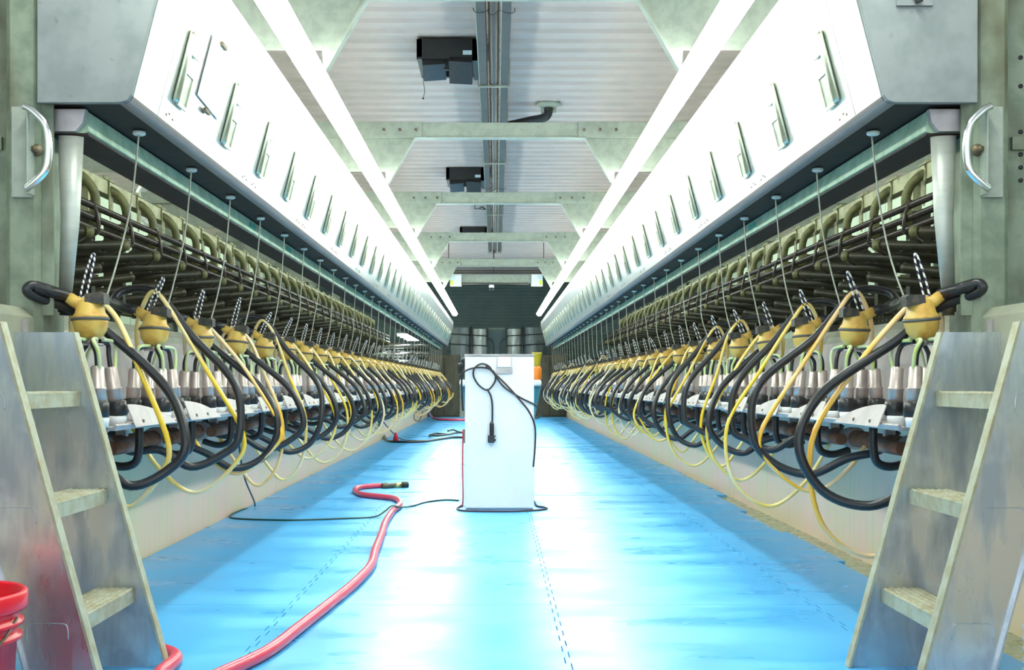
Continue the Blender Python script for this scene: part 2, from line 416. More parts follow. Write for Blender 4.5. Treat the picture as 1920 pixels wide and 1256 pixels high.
def wash_station(k, s, nm):
    mir = s < 0; Y = 3.78 + k * PITCH
    t = thing('wash_cup_station', 'stainless wash cup shield with four cups, %s from the near end under the %s clusters' % (ordi(k + 1), nm), 'wash cups', (0, Y, 0), 'wash cup shields on the %s' % nm)
    return t, mir
proto = {}
def copy_tree(o, parent=None):
    c = o.copy(); C.objects.link(c); c.parent = parent
    for ch in list(o.children): copy_tree(ch, c)
    return c
for s, nm in SIDES:
    for k in range(NS):
        lab = 'stainless wash shield and cups, %s from the near stairs along the %s side' % (ordi(k + 1), nm)
        if k in (0, 12):
            t = thing('wash_station', lab, 'wash tray', (0, 3.78 + k * PITCH, 0), 'wash shields below the %s clusters' % nm)
            mir = s < 0
            # half-dome shield: high at its near end, running out to a point at the far end
            out = [(0.10, 0.785)]
            for i in range(13):
                q = i / 12
                out.append((0.10 + 0.50 * q, 0.785 + 0.080 * max(0, 1 - q ** 1.9) ** 0.8))
            poly = out
            MB().prism(poly, 'x', 1.306, 1.310, lambda v: Vector((v.x + (v.z - 0.785) * 0.4, v.y, v.z))).build('shield', M['plate'], t, mir)
            if k == 0:
                m = MB()
                for yy in (0.20, 0.38): m.lathe([(0, -.004), (0.007, -.004), (0.006, .003), (0, 0.004)], (1.312, yy, 0.803), Matrix.Rotation(-math.pi / 2, 3, 'Y'), 8)
                m.build('rivet', M['rust'], t, mir)
            for (dx, dy) in ((1.37, -0.09), (1.37, 0.09), (1.49, -0.09), (1.49, 0.09)):
                m = MB().lathe([(0.032, 0.0), (0.036, 0.030), (0.032, 0.034), (0.02, 0.030)], (dx, dy, 0.791), None, 12)
                m.build('wash_cup', M['white_plain'], t, mir)
            # elbow from the tray down to the wash line
            pts = spline([(1.36, 0.30, 0.778), (1.36, 0.30, 0.70), (1.375, 0.30, 0.645), (1.43, 0.30, 0.63), (1.50, 0.30, 0.65)], 5)
            MB().tube(pts, 0.016, 8).build('elbow_hose', M['rubber'], t, mir)
            if k == 0:
                MB().rod((1.44, 0.22, 0.70), (1.44, 0.52, 0.70), 0.026, 10).build('cross_pipe', M['brown_pipe'], t, mir)
            proto[nm, k] = t
        else:
            t = copy_tree(proto[nm, 0 if k < 12 else 12])
            t.location = (0, 3.78 + k * PITCH, 0)
            t['label'] = lab

# ------------------------------------------------------------------ milking clusters
FRONT = (40, 140)
def cluster_meshes(seed, s, near=True, big=0):
    """all parts of one cluster as meshes; local frame: claw centre at origin of x=1.43 line, +x is towards the WALL (mirrored on the left)"""
    r = random.Random(seed); mir = s < 0; out = []
    def part(name, mb, m, parent=None): out.append((name, mb.mesh(name, m, mir), parent)); return len(out) - 1
    X, Z = 1.43, 1.155                       # centre of the claw bowl
    n1 = 18 if near else 10
    tilt = Matrix.Rotation(math.radians(r.uniform(-5, 5)), 3, 'X') @ Matrix.Rotation(math.radians(r.uniform(-6, 3)), 3, 'Y')
    o = Vector((X, 0, Z))
    T = lambda p: o + tilt @ Vector(p)
    m = MB().lathe([(0.0, -0.066), (0.022, -0.066), (0.040, -0.056), (0.053, -0.036), (0.058, -0.010), (0.060, 0.0)], o, tilt, n1)
    part('claw_bowl', m, M['cream'])
    m = MB().lathe([(0.060, 0.006), (0.059, 0.014), (0.050, 0.026), (0.045, 0.052), (0.036, 0.068), (0.022, 0.074), (0.0, 0.075)], o, tilt, n1)
    m.tube([T((0.0, 0, 0.05)), T((0.045, 0.0, 0.062)), T((0.080, 0.0, 0.085))], [0.024, 0.022, 0.020], 10)
    claw_top = part('claw_lid', m, M['cream'])
    if near:
        m = MB().lathe([(0.058, -0.001), (0.063, -0.001), (0.063, 0.008), (0.057, 0.009)], o, tilt, n1)
        part('claw_band', m, M['band'])
    m = MB().prism([(-0.062, 0.052), (0.004, 0.060), (0.004, 0.088), (-0.050, 0.094), (-0.062, 0.086)], 'y', -0.040, 0.016, lambda v: T(v))
    part('cap_block', m, M['cap'])
    if near:
        m = MB().lathe([(0.016, -0.085), (0.024, -0.08), (0.024, -0.066)], o, tilt, 10)
        m.tube([T((0, 0, -0.08)), T((-0.03, 0.03, -0.084))], 0.005, 6).tube([T((0, 0, -0.08)), T((0.03, -0.03, -0.084))], 0.005, 6)
        part('claw_foot', m, M['shell'])
    # four teat cup shells standing in the wash cups
    for i, (dx, dy) in enumerate(((-0.06, -0.09), (-0.06, 0.09), (0.06, -0.09), (0.06, 0.09))):
        bx = X + dx; lean_y = -0.10 if dy < 0 else 0.08; lean = Vector((0.10 * (1 if dx < 0 else -0.2), lean_y * (-0.9), 1)).normalized()
        lean = (lean + Vector((r.uniform(-.05, .05), r.uniform(-.05, .05), 0))).normalized()
        base = Vector((bx, dy, 0.852)); rot = Vector((0, 0, 1)).rotation_difference(lean).to_matrix()
        nn = 14 if near else 8
        m = MB().lathe([(0.026, 0.0), (0.026, 0.062), (0.0285, 0.066), (0.0285, 0.070), (0.0235, 0.074), (0.0220, 0.140), (0.017, 0.146), (0.0, 0.147)], base, rot, nn)
        sh = part('shell', m, M['shell'])
        if near:
            m = MB().lathe([(0.028, -0.030), (0.034, -0.026), (0.035, 0.020), (0.030, 0.024), (0.027, 0.024)], base, rot, nn)
            part('liner', m, M['rubber'], sh)
        else:
            m = MB().lathe([(0.028, -0.030), (0.034, -0.026), (0.034, 0.020), (0.027, 0.022)], base, rot, nn)
            part('liner', m, M['rubber'], sh)
        top = base + lean * 0.143
        if near:
            side = -1 if dy < 0 else 1
            e = Vector((0.012 * side, 0, 0))
            st = T((0.020 if dx > 0 else -0.018, 0.028 * side, -0.070))
            mid = Vector(((top.x + st.x) / 2, (top.y + st.y) / 2 + 0.028 * side, max(top.z + 0.070, 1.075)))
            m = MB().tube(spline([top - lean * 0.01, top + lean * 0.045 + Vector((0, 0.006 * side, 0)), mid, st], 6), 0.0085, 8)
            part('short_milk_tube', m, M['rubber'])
            off = Vector((-0.016, 0.012 * side, 0))
            mid2 = mid + Vector((-0.014, 0.030 * side, 0.008))
            m = MB().tube(spline([top + off * 0.7 - lean * 0.012, top + off + lean * 0.05 + Vector((0, 0.02 * side, 0)), mid2, st + Vector((-0.012, 0.0, 0.004))], 6), 0.0068, 8)
            part('short_pulse_tube', m, M['short_clear'])
        elif i < 2:
            side = -1 if dy < 0 else 1
            m = MB().tube(spline([top - lean * 0.01, top + lean * 0.05, T((-0.02, 0.03 * side, -0.065))], 4), 0.009, 6)
            part('short_milk_tube', m, M['rubber'] if i else M['short_clear'])
    # long milk hose: leaves the outlet towards the deck, curls back over and loops out into the pit
    nb = 12 if near else 8
    a = r.uniform(-0.02, 0.03); g = r.uniform(0.0, 1.0)
    reach = 0.30 + 0.05 * r.random() + (0.06 if big else 0)
    low = 0.52 + 0.10 * r.random() - (0.03 if big == 1 else 0)
    if big == 2: low = 0.56
    st = T((0.078, 0, 0.084))
    yd = 0.05 + 0.05 * r.random()
    over = r.random() < 0.3 or big == 2
    if over:      # curls high over the claw
        P = [st, st + Vector((0.06, 0.02, 0.010)), st + Vector((0.12, 0.08, 0.04)), st + Vector((0.09, 0.13, 0.09)), st + Vector((-0.04, 0.13, 0.08)),
             Vector((X - 0.12, yd + 0.05, Z - 0.02)), Vector((X - reach * 0.92, yd + 0.04, Z - 0.22))]
    else:
        P = [st, st + Vector((0.07, 0.005, 0.020)), st + Vector((0.145, 0.03, 0.040)), st + Vector((0.13, 0.075, 0.035)), st + Vector((0.02, 0.09, -0.035)),
             Vector((X - 0.06, yd + 0.03, Z - 0.07)), Vector((X - reach * 0.78, yd + 0.03, Z - 0.25))]
    if seed in FRONT:
        P[1] = st + Vector((0.036, -0.055, 0.014)); P[2] = st + Vector((0.085, -0.090, 0.030)); P[3] = st + Vector((0.088, -0.085, 0.0)); P[4] = st + Vector((-0.005, 0.030, -0.045))
    P += [Vector((X - reach, yd + 0.01 + a, Z - 0.43)), Vector((X - reach * 0.80, yd + a, low + 0.05)), Vector((X - reach * 0.42, yd - 0.03 + a, low)),
          Vector((X - 0.02, yd - 0.06, low + 0.07)), Vector((X + 0.10, yd - 0.09, 0.665)), Vector((X + 0.17, yd - 0.10, 0.745))]
    m = MB().tube(spline(P, 7 if near else 4), 0.0172, nb)
    part('milk_hose', m, M['rubber'])
    m = MB().tube([st - (P[1] - st) * 0.2, st + (P[1] - st) * 0.9, st + (P[2] - st) * 0.9], 0.021, 10)
    if near: part('hose_sleeve', m, M['rubber'])
    # twin pulse tube
    lowp = 0.34 + 0.17 * r.random()
    if big == 1: lowp = 0.33
    rp = 0.20 + 0.16 * r.random()
    yp = 0.075 + 0.03 * r.random()
    hi = 0.0 if not over else 0.08
    P = [Vector((X + 0.09, yp - 0.01, Z - 0.10)), Vector((X + 0.10, yp, Z + 0.01)), Vector((X + 0.075, yp, Z + 0.065 + hi * 0.5)), Vector((X + 0.025, yp + 0.0, Z + 0.085 + hi)),
         Vector((X - 0.05, yp + 0.02, Z + 0.015 + hi * 0.6)), Vector((X - rp * 0.55, yp + 0.03, Z - 0.16)), Vector((X - rp, yp + 0.03, Z - 0.42)),
         Vector((X - rp * 0.92, yp + 0.02, lowp + 0.12)), Vector((X - rp * 0.45, yp, lowp)), Vector((X + 0.0, yp - 0.02, lowp + 0.10)), Vector((X + 0.13, yp - 0.02, lowp + 0.30)), Vector((X + 0.17, yp - 0.02, 0.80))]
    path = spline(P, 7 if near else 4)
    mm = r.choice([M['yellow'], M['clear'], M['yellow'], M['amber']])
    m = MB()
    if near:
        m.tube([p + Vector((0, 0.0075, 0)) for p in path], 0.0078, 8).tube([p - Vector((0, 0.0075, 0)) for p in path], 0.0078, 8)
    else: m.tube(path, 0.009, 6)
    part('pulse_tube', m, mm)
    # pull cord coming down from the cabinet
    sl = r.uniform(0.0, 0.05) * (1 if s < 0 else 1.6)
    top = Vector((1.373, 0.34, 1.882))
    P = [top, Vector((1.38, 0.27, 1.60)), Vector((1.40 - sl * 0.4, 0.17, 1.38)), Vector((1.42, 0.075, 1.18)), Vector((1.43, 0.062, 1.10)), Vector((1.425, 0.02, 1.075))]
    part('pull_cord', MB().tube(spline(P, 5 if near else 3), 0.0035 if near else 0.004, 6), M['cord'])
    if r.random() < 0.9 or near:
        q = r.uniform(-0.015, 0.02); h = 0.155 + r.uniform(-0.02, 0.02)
        a0 = T((0.03, 0.01, 0.07)); tip = a0 + Vector((-0.045 + q, 0.012, h))
        m = MB().tube(spline([a0 + Vector((0.010, 0, 0)), a0.lerp(tip, 0.5) + Vector((0.010, 0, 0)), tip + Vector((0.006, 0, -0.012)), tip, tip + Vector((-0.006, 0, -0.012)), a0.lerp(tip, 0.5) - Vector((0.010, 0, 0)), a0 - Vector((0.010, 0, 0))], 4), 0.0038 if near else 0.005, 6)
        part('braided_loop', m, M['braid'])
    return out
def place_cluster(parts, Y, label, group):
    t = thing('milking_cluster', label, 'milking cluster', (0, Y, 0), group)
    objs = []
    for name, me, par in parts:
        objs.append(link(name, me, objs[par] if par is not None else t))
    return t
for s, nm in SIDES:
    far = [cluster_meshes(900 + i + s * 31, s, False) for i in range(6)]
    for k in range(NS):
        if k < 11:
            big = 0
            if s > 0 and k == 0: big = 1
            if s > 0 and k == 1: big = 2
            parts = cluster_meshes(40 + k * 3 + (s + 1) * 50, s, True, big)
        else: parts = far[(k * 5 + k // 3) % 6]
        extra = ''
        lab = 'milking cluster with looping hoses, %s from the near stairs, %s row' % (ordi(k + 1), nm)
        place_cluster(parts, 3.78 + k * PITCH + (0.02 if s > 0 else 0), lab, 'milking clusters in the %s row' % nm)

# ------------------------------------------------------------------ cabinets over the clusters
Y0, Y1 = 3.69, 28.4
face = [(1.56, 1.88), (1.29, 1.88), (1.272, 1.886), (1.262, 1.905), (1.13, 2.41)]
def face_x(z): return 1.267 - (z - 1.886) * (0.137 / 0.524)
for s, nm in SIDES:
    mir = s < 0
    t = thing('overhead_cabinet', 'long stainless cabinet with slanted front hanging over the %s row of clusters' % nm, 'cabinet')
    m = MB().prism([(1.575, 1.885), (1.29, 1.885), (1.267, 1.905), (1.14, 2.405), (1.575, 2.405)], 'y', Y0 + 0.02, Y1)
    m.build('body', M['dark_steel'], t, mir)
    outl = [(1.575, 1.878), (1.30, 1.878), (1.272, 1.886), (1.260, 1.905), (1.13, 2.42), (1.575, 2.42)]
    MB().prism(outl, 'y', Y0 - 0.004, Y0 + 0.02).build('end_plate', M['steel_end'], t, mir, bevel=0.003)
    # front covers: thin shells wrapping the slanted face, two stalls wide
    def cover(ya, yb, name):
        po = [(1.2595, 1.905), (1.1255, 2.415)]
        pi = [(1.138, 2.415), (1.268, 1.908)]
        m = MB().prism(po + pi, 'y', ya, yb)
        return m.build(name, M['steel_panel'], t, mir)
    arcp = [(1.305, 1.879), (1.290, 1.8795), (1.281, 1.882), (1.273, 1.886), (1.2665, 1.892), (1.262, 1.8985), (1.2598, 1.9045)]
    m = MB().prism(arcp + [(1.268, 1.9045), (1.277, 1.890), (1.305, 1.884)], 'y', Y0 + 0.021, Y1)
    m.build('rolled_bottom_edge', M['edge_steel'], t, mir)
    cover(Y0 + 0.021, 3.97, 'front_cover')
    y = 3.976; k = 0
    while y < Y1 - 0.1:
        yb = min(y + 2 * PITCH, Y1)
        if y > 4 or True:
            pass
        c = cover(y, yb - 0.006, 'front_cover')
        if k < 7:
            for yy in (y + 0.10, yb - 0.10):
                m = MB()
                for d in (-0.04, 0, 0.04):
                    m.lathe([(0, 0), (0.0045, 0), (0.0045, 0.003), (0, 0.004)], (face_x(1.935) - 0.006, yy + d, 1.935 - abs(d) * 0.3), Matrix.Rotation(-math.pi / 2 + 0.25, 3, 'Y'), 6)
                m.build('screw', M['rust'], c, mir)
        y = yb; k += 1
    # bright lip along the top of the face
    MB().prism([(1.127, 2.418), (1.127, 2.515), (1.133, 2.515), (1.133, 2.425), (1.30, 2.425), (1.30, 2.418)], 'y', Y0, Y1 + 0.02).build('top_upstand', M['steel_panel'], t, mir)
    # carrying channel behind the underside
    m = MB().prism([(1.45, 1.878), (1.575, 1.878), (1.575, 1.800), (1.455, 1.800), (1.44, 1.807)], 'y', Y0 + 0.10, Y1)
    m.build('channel_web', M['green_galv'], t, mir)
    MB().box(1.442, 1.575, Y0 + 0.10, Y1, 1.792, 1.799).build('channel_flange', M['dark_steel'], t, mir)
    for yy in (6.28, 7.4): MB().box(1.4415, 1.4445, yy, yy + 0.16, 1.83, 1.86).build('maker_plate', M['teal_label'], t, mir)
    # grommets and pull handles, one per stall
    gm = MB().lathe([(0.018, -0.014), (0.024, -0.010), (0.024, 0.0), (0.010, 0.0)], (0, 0, 0), None, 14).mesh('grommet', M['fix'])
    # handle in the plane of the face: local a = along y, h = up the face, out = towards the pit
    ang = math.atan2(0.137, 0.524)
    def FP(a, h, out):
        z = 1.985 + h * math.cos(ang); return Vector((face_x(z) - 0.008 - out * math.cos(ang), a, z - out * math.sin(ang)))
    def hbox(mb, a0, a1, h0, h1, o0, o1):
        vs = [FP(a, h, o) for a in (a0, a1) for h in (h0, h1) for o in (o0, o1)]
        mb.add(vs, [(0, 1, 3, 2), (4, 6, 7, 5), (0, 4, 5, 1), (2, 3, 7, 6), (0, 2, 6, 4), (1, 5, 7, 3)])
    m = MB()
    m.tube([FP(0.0, 0.0, 0.004), FP(0.0, 0.010, 0.006), FP(0.0, 0.255, 0.006), FP(0.0, 0.268, 0.003)], [0.020, 0.027, 0.027, 0.022], 12, flat=0.42)
    hm = m.mesh('pull_handle', M['handle'], mir)
    m = MB(); hbox(m, 0.024, 0.135, 0.195, 0.265, 0.0, 0.007); fm = m.mesh('handle_flag', M['handle'], mir)
    m = MB()
    hbox(m, 0.024, 0.130, -0.004, 0.008, 0.0, 0.009); hbox(m, 0.024, 0.130, 0.120, 0.130, 0.0, 0.009); hbox(m, 0.120, 0.135, -0.004, 0.130, 0.0, 0.009)
    rm = m.mesh('handle_window', M['handle'], mir)
    m = MB(); hbox(m, 0.024, 0.120, 0.010, 0.118, 0.0, 0.003); pm = m.mesh('window_insert', M['recess'], mir)
    for k in range(NS):
        g = link('grommet', gm, t); g.location = (s * 1.373, 4.12 + k * PITCH, 1.880)
        h = link('pull_handle', hm, t); h.location = (0, 4.09 + k * PITCH, 0)
        link('handle_flag', fm, h); w = link('handle_window', rm, h); link('window_insert', pm, h)
# paper clipped to the left cabinet
t = thing('paper_notice', 'white paper sheet clipped to the slanted front of the left cabinet', 'notice')
ang = math.atan2(0.137, 0.524)
def LF(a, z, o=0.0): return Vector((-(face_x(z) - 0.009 - o), a, z))
m = MB(); vs = [LF(4.32, 2.07), LF(4.68, 2.05), LF(4.68, 2.29), LF(4.32, 2.31)]
vs += [v + Vector((0.002, 0, 0)) for v in vs]
m.add(vs, [(0, 1, 2, 3), (7, 6, 5, 4), (0, 4, 5, 1), (1, 5, 6, 2), (2, 6, 7, 3), (3, 7, 4, 0)]); m.build('sheet', M['paper'], t)
for z in (2.305, 2.04):
    m = MB().box(-0.004, 0.008, -0.035, 0.035, -0.006, 0.010); m.build('clip', M['rust'], t, loc=LF(4.47, z) + Vector((0.004, 0, 0)))

# ------------------------------------------------------------------ light strips
for s, nm in SIDES:
    mir = s < 0
    t = thing('light_strip', 'long glowing fluorescent strip running above the %s edge of the pit' % nm, 'light')
    x, z = 1.09, 2.73
    n = 10
    for nm2, sg, mm in (('diffuser', -1, M['diff']), ('upper_cover', 1, M['upper'])):
        pr = [(x + 0.070 * math.cos(math.pi * i / 10), z + sg * 0.060 * math.sin(math.pi * i / 10)) for i in range(11)]
        m = MB().prism(pr, 'y', 2.6, 28.46); m.sm = [True] * len(m.sm)
        m.sm[0] = m.sm[1] = False
        m.build(nm2, mm, t, mir)
    MB().box(x - 0.018, x + 0.018, 2.6, 28.5, z + 0.0605, z + 0.075).build('mounting_rail', M['fix'], t, mir)
    for y in (6.19, 9.74, 13.29, 16.84, 20.39): MB().box(x - 0.012, x + 0.012, y - 0.03, y + 0.03, z + 0.07, 2.80).build('mounting_clip', M['fix'], t, mir)

# ------------------------------------------------------------------ cross beams with gussets
BY = [6.18, 9.73, 13.28, 16.83, 20.38]
BN = ['nearest the camera', 'second from the camera', 'third from the camera', 'fourth from the camera', 'farthest from the camera']
for y, bn in zip(BY, BN):
    t = thing('cross_beam', 'galvanised cross beam with angled side plates under the ceiling, %s' % bn, 'beam', (0, y, 0), 'cross beams over the pit')
    MB().box(-0.74, 0.74, -0.03, 0.05, 3.108, 3.235).build('centre_beam', M['galv_pale'], t, bevel=0.004)
    MB().box(-0.76, 0.76, -0.045, 0.05, 3.098, 3.106).build('bottom_flange', M['galv_pale'], t)
    for s in (-1, 1):
        mir = s < 0
        MB().box(0.69, 4.3, -0.045, 0.06, 3.10, 3.24).build('end_beam', M['galv_pale'], t, mir, bevel=0.003)
        MB().prism([(0.76, 3.098), (4.2, 3.098), (4.2, 2.81), (1.014, 2.81), (1.004, 2.70), (0.985, 2.70)], 'y', 0.0, 0.012).build('gusset_plate', M['galv_pale'], t, mir)
        MB().prism([(0.748, 3.098), (0.76, 3.098), (0.988, 2.70), (0.976, 2.70)], 'y', -0.04, 0.03).build('gusset_edge', M['galv_pale'], t, mir)
        MB().prism([(1.50, 2.81), (1.56, 2.81), (1.56, 2.421), (1.50, 2.421)], 'y', 0.0, 0.03).build('cabinet_hanger', M['galv'], t, mir)
        for i in range(3):
            m = MB().lathe([(0, 0), (0.013, 0), (0.013, 0.012), (0.007, 0.012), (0.007, 0.02), (0, 0.02)], (0.74 + i * 0.14, -0.045, 3.165), Matrix.Rotation(math.pi / 2, 3, 'X'), 8)
            m.build('bolt', M['rust'], t, mir)

# ------------------------------------------------------------------ pipes along the ceiling
t = thing('ceiling_pipe_bundle', 'three grey pipes running side by side along the middle of the ceiling', 'pipes')
MB().rod((-0.055, 2.5, 3.99), (-0.055, 25.5, 3.99), 0.046, 14).build('round_pipe', M['pipe'], t)
for x in (-0.16, 0.05):
    MB().prism([(x - 0.036, 3.945), (x + 0.036, 3.945), (x + 0.042, 4.03), (x - 0.042, 4.03)], 'y', 2.5, 25.3).build('cable_channel', M['channel'], t)
    MB().box(x - 0.045, x - 0.038, 2.5, 25.3, 3.94, 4.04).build('channel_lip', M['galv_pale'], t)
for y in (7.6, 11.1, 12.9, 15.0, 18.4, 19.6, 22.5, 25.4):
    m = MB().box(-0.215, 0.105, y, y + 0.03, 3.925, 3.943)
    for x in (-0.21, 0.10): m.box(x - 0.006, x + 0.006, y + 0.01, y + 0.02, 3.93, 4.215)
    m.build('pipe_hanger', M['galv_pale'], t)
for y in (8.9, 17.0):
    m = MB().tube(spline([(-0.22, y, 3.97), (-0.20, y, 3.935), (-0.12, y, 3.94), (-0.09, y, 3.97), (-0.10, y, 3.93), (-0.055, y, 3.915), (-0.01, y, 3.95), (0.05, y, 3.93), (0.11, y, 3.935), (0.115, y, 3.97)], 4), 0.003, 6)
    m.build('wire_tie', M['black'], t)

# ceiling air inlets
for i, (y, lab) in enumerate(((10.75, 'black double-flap air inlet in the ceiling, nearest and largest'), (17.0, 'black double-flap air inlet in the ceiling behind the second cross beam'), (23.4, 'black ceiling air inlet far back, only its edge above a cross beam'))):
    t = thing('air_inlet', lab, 'air inlet', (-0.50, y, 0), 'ceiling air inlets')
    m = MB().box(-0.29, 0.29, -0.28, -0.23, 4.02, 4.21).box(-0.29, 0.29, 0.40, 0.45, 4.04, 4.21).box(-0.29, -0.24, -0.28, 0.45, 4.04, 4.21).box(0.24, 0.29, -0.28, 0.45, 4.02, 4.21)
    m.box(-0.24, 0.24, -0.23, 0.40, 4.15, 4.21)
    m.build('frame', M['black'], t)
    for sx, a in ((-1, 0.32), (1, 0.62)) if i < 2 else ():
        mt = Matrix.Translation((sx * 0.135, -0.24, 4.08)) @ Matrix.Rotation(-a, 4, 'X') @ Matrix.Rotation(sx * 0.08, 4, 'Y')
        f = MB().box(-0.11, 0.11, 0.0, 0.26, -0.125, -0.105, mt).box(-0.11, -0.10, 0, 0.26, -0.105, -0.03, mt).box(0.10, 0.11, 0, 0.26, -0.105, -0.03, mt).box(-0.11, 0.11, -0.008, 0.004, -0.125, 0.02, mt)
        f.build('flap', M['black'], t, bevel=0.004)
    if i < 2: MB().prism([(-0.03, 4.03), (0.03, 4.03), (0.03, 3.93), (-0.03, 3.93)], 'y', -0.24, -0.20).build('centre_divider', M['black'], t)
    MB().box(0.15, 0.235, -0.286, -0.281, 4.06, 4.10).build('sticker', M['label_blue'], t)
    if i == 0:
        m = MB().tube(spline([(-0.225, -0.25, 3.90), (-0.228, -0.25, 3.82), (-0.215, -0.25, 3.72), (-0.23, -0.25, 3.66)], 4), 0.003, 6)
        m.lathe([(0, -0.012), (0.014, 0), (0, 0.012)], (-0.23, -0.25, 3.652), None, 8); m.build('pull_string', M['black'], t)

# flue pipe
t = thing('black_drain_pipe', 'black bent pipe hanging from a flange on the right of the ceiling', 'pipe')
P = W(1028, 190, 12.9)
MB().tube(spline([(0.58, 12.9, 4.20), (0.58, 12.9, 4.13), (0.565, 12.9, 4.075), (0.50, 12.92, 4.04), (0.36, 12.95, 4.02), (0.10, 13.05, 3.985)], 6), [0.06] * 6 + [0.052] * 25, 12).build('bent_pipe', M['black'], t)
m = MB().lathe([(0.06, 0), (0.12, 0.02), (0.15, 0.05), (0.12, 0.05)], (0.58, 12.9, 4.16), None, 16)
for q in (-1, 1): m.box(0.58 + q * 0.07 - 0.02, 0.58 + q * 0.07 + 0.02, 12.88, 12.9, 4.10, 4.17)
m.build('flange', M['galv_pale'], t)

# ------------------------------------------------------------------ hanging fixture with boxes and dome camera
t = thing('roller_unit', 'long pale roller unit with white end boxes hanging under the far ceiling', 'door roller', (0, 25, 0))
zc = 3.27
MB().box(-0.80, 0.76, -0.05, 0.05, zc - 0.07, zc + 0.12).build('roller_body', M['galv_pale'], t)
MB().rod((-0.85, -0.06, zc - 0.08), (0.72, -0.06, zc - 0.08), 0.02, 8).build('lower_bar', M['pipe'], t)
for s in (-1, 1):
    x = -0.02 + s * 0.92
    o = MB().box(x - 0.13, x + 0.13, -0.1, 0.1, zc - 0.13, zc + 0.13).build('end_box', M['white_plain'], t, bevel=0.01)
    MB().box(x + 0.01 * s, x + 0.12 * s, -0.108, -0.102, zc + 0.02, zc + 0.10).build('blue_sticker', M['label_blue'], o)
    MB().box(x + 0.05 * s, x + 0.12 * s, -0.108, -0.102, zc - 0.11, zc - 0.01).build('yellow_sticker', M['label_yellow'], o)
t = thing('support_rod', 'thin dark double rod crossing the pit just above the roller unit', 'rod', (0, 24.9, 0))
for z in (3.43, 3.475): MB().rod((-1.5, 0, z), (1.45, 0, z), 0.010, 6).build('rod', M['rail'], t)
MB().rod((-0.08, 0, 3.43), (-0.08, 0, 4.22), 0.012, 6).build('drop_rod', M['rail'], t)
for x in (-1.1, 1.05): MB().rod((x, 0, 3.40), (x, 0, 4.22), 0.008, 6).build('hanger', M['rail'], t)
t = thing('dome_camera', 'small white dome camera hanging below the roller unit', 'camera', (-0.13, 25.0, 0))
MB().lathe([(0.03, 3.19), (0.06, 3.16), (0.06, 3.10), (0, 3.10)][::-1], (0, 0, 0), None, 14).build('housing', M['white_plain'], t)
MB().lathe([(0.0, 3.02), (0.03, 3.03), (0.052, 3.06), (0.055, 3.10)], (0, 0, 0), None, 14).build('dome', M['black'], t)
t = thing('ceiling_bracket', 'thin grey bracket arm with a small hook under the ceiling near the pipe end', 'bracket', (0, 19.2, 0))
MB().tube([(-0.40, 0, 4.2), (-0.40, 0, 3.98), (-0.10, 0, 3.96)], 0.008, 6).build('arm', M['rail'], t)
MB().tube(spline([(-0.32, 0, 3.98), (-0.27, 0, 4.01), (-0.22, 0, 3.97), (-0.14, 0, 3.96)], 4), 0.012, 6).build('hook', M['rail'], t)

# ------------------------------------------------------------------ near stairs
def stairs(s, nm):
    mir = s < 0
    t = thing('pit_stairs', 'steep stainless pit stairs with perforated treads on the %s' % nm, 'stairs', (0, 0, 0))
    top, bot = 1.405, 1.10       # pit-side edge at top and at the floor
    for (ya, yb, w, ztop, nmz) in ((3.56, 3.60, 0.29, 1.105, 'far'), (3.03, 3.07, 0.195, 1.11, 'near')):
        def xe(z): return bot + (top - bot) * z / 1.105
        out = [(xe(0.02), 0.02), (xe(0.02) + w, 0.02), (xe(ztop) + w, ztop), (xe(ztop), ztop)]
        MB().prism(out, 'y', ya + 0.014, ya + 0.020).build('stringer', M['steel_step'], t, mir)
        ed = MB().prism([(xe(0.02) - 0.004, 0.02), (xe(0.02) + 0.004, 0.02), (xe(ztop) + 0.004, ztop), (xe(ztop) - 0.004, ztop)], 'y', ya, yb)
        ed.build('stringer_edge', M['steel_tread'], t, mir)
        MB().prism([(xe(0.02) + w, 0.02), (xe(0.02) + w + 0.006, 0.02), (xe(ztop) + w + 0.006, ztop), (xe(ztop) + w, ztop)], 'y', ya, yb).build('stringer_flange', M['steel_step'], t, mir)
        if nmz == 'near':      # faint weld seams where the treads meet the plate
            for z in (0.91, 0.595, 0.275):
                x = xe(z) + 0.045
                m = MB().tube(spline([(x, ya + 0.014, z - 0.045), (x + 0.004, ya + 0.014, z - 0.005), (x + 0.03, ya + 0.014, z), (x + 0.08, ya + 0.014, z), (x + 0.11, ya + 0.014, z - 0.005), (x + 0.115, ya + 0.014, z - 0.045)], 4), 0.0016, 5)
                m.build('weld_seam', M['steel_step'], t, mir)
    for z in (0.275, 0.595, 0.91):
        x = bot + (top - bot) * z / 1.105 + 0.035
        tr = MB().box(x, x + 0.13, 3.051, 3.573, z - 0.006, z).box(x, x + 0.004, 3.051, 3.573, z - 0.045, z - 0.0065).box(x + 0.126, x + 0.13, 3.051, 3.573, z - 0.045, z - 0.0065)
        tr = tr.build('tread', M['steel_tread'], t, mir)
        m = MB()
        for i in range(6):
            for j in range(26):
                px, py = x + 0.009 + i * 0.0215, 3.07 + j * 0.0195 + (0.01 if i % 2 else 0)
                m.lathe([(0.0068, 0), (0.0050, 0.004), (0.0025, 0.004), (0.002, 0.001)], (px, py, z - 0.0002), None, 6, caps=False)
        tag(m.build('tread_dimples', M['steel_tread'], tr, mir), None, None, kind='stuff')
    return t
for s, nm in SIDES: stairs(s, nm)

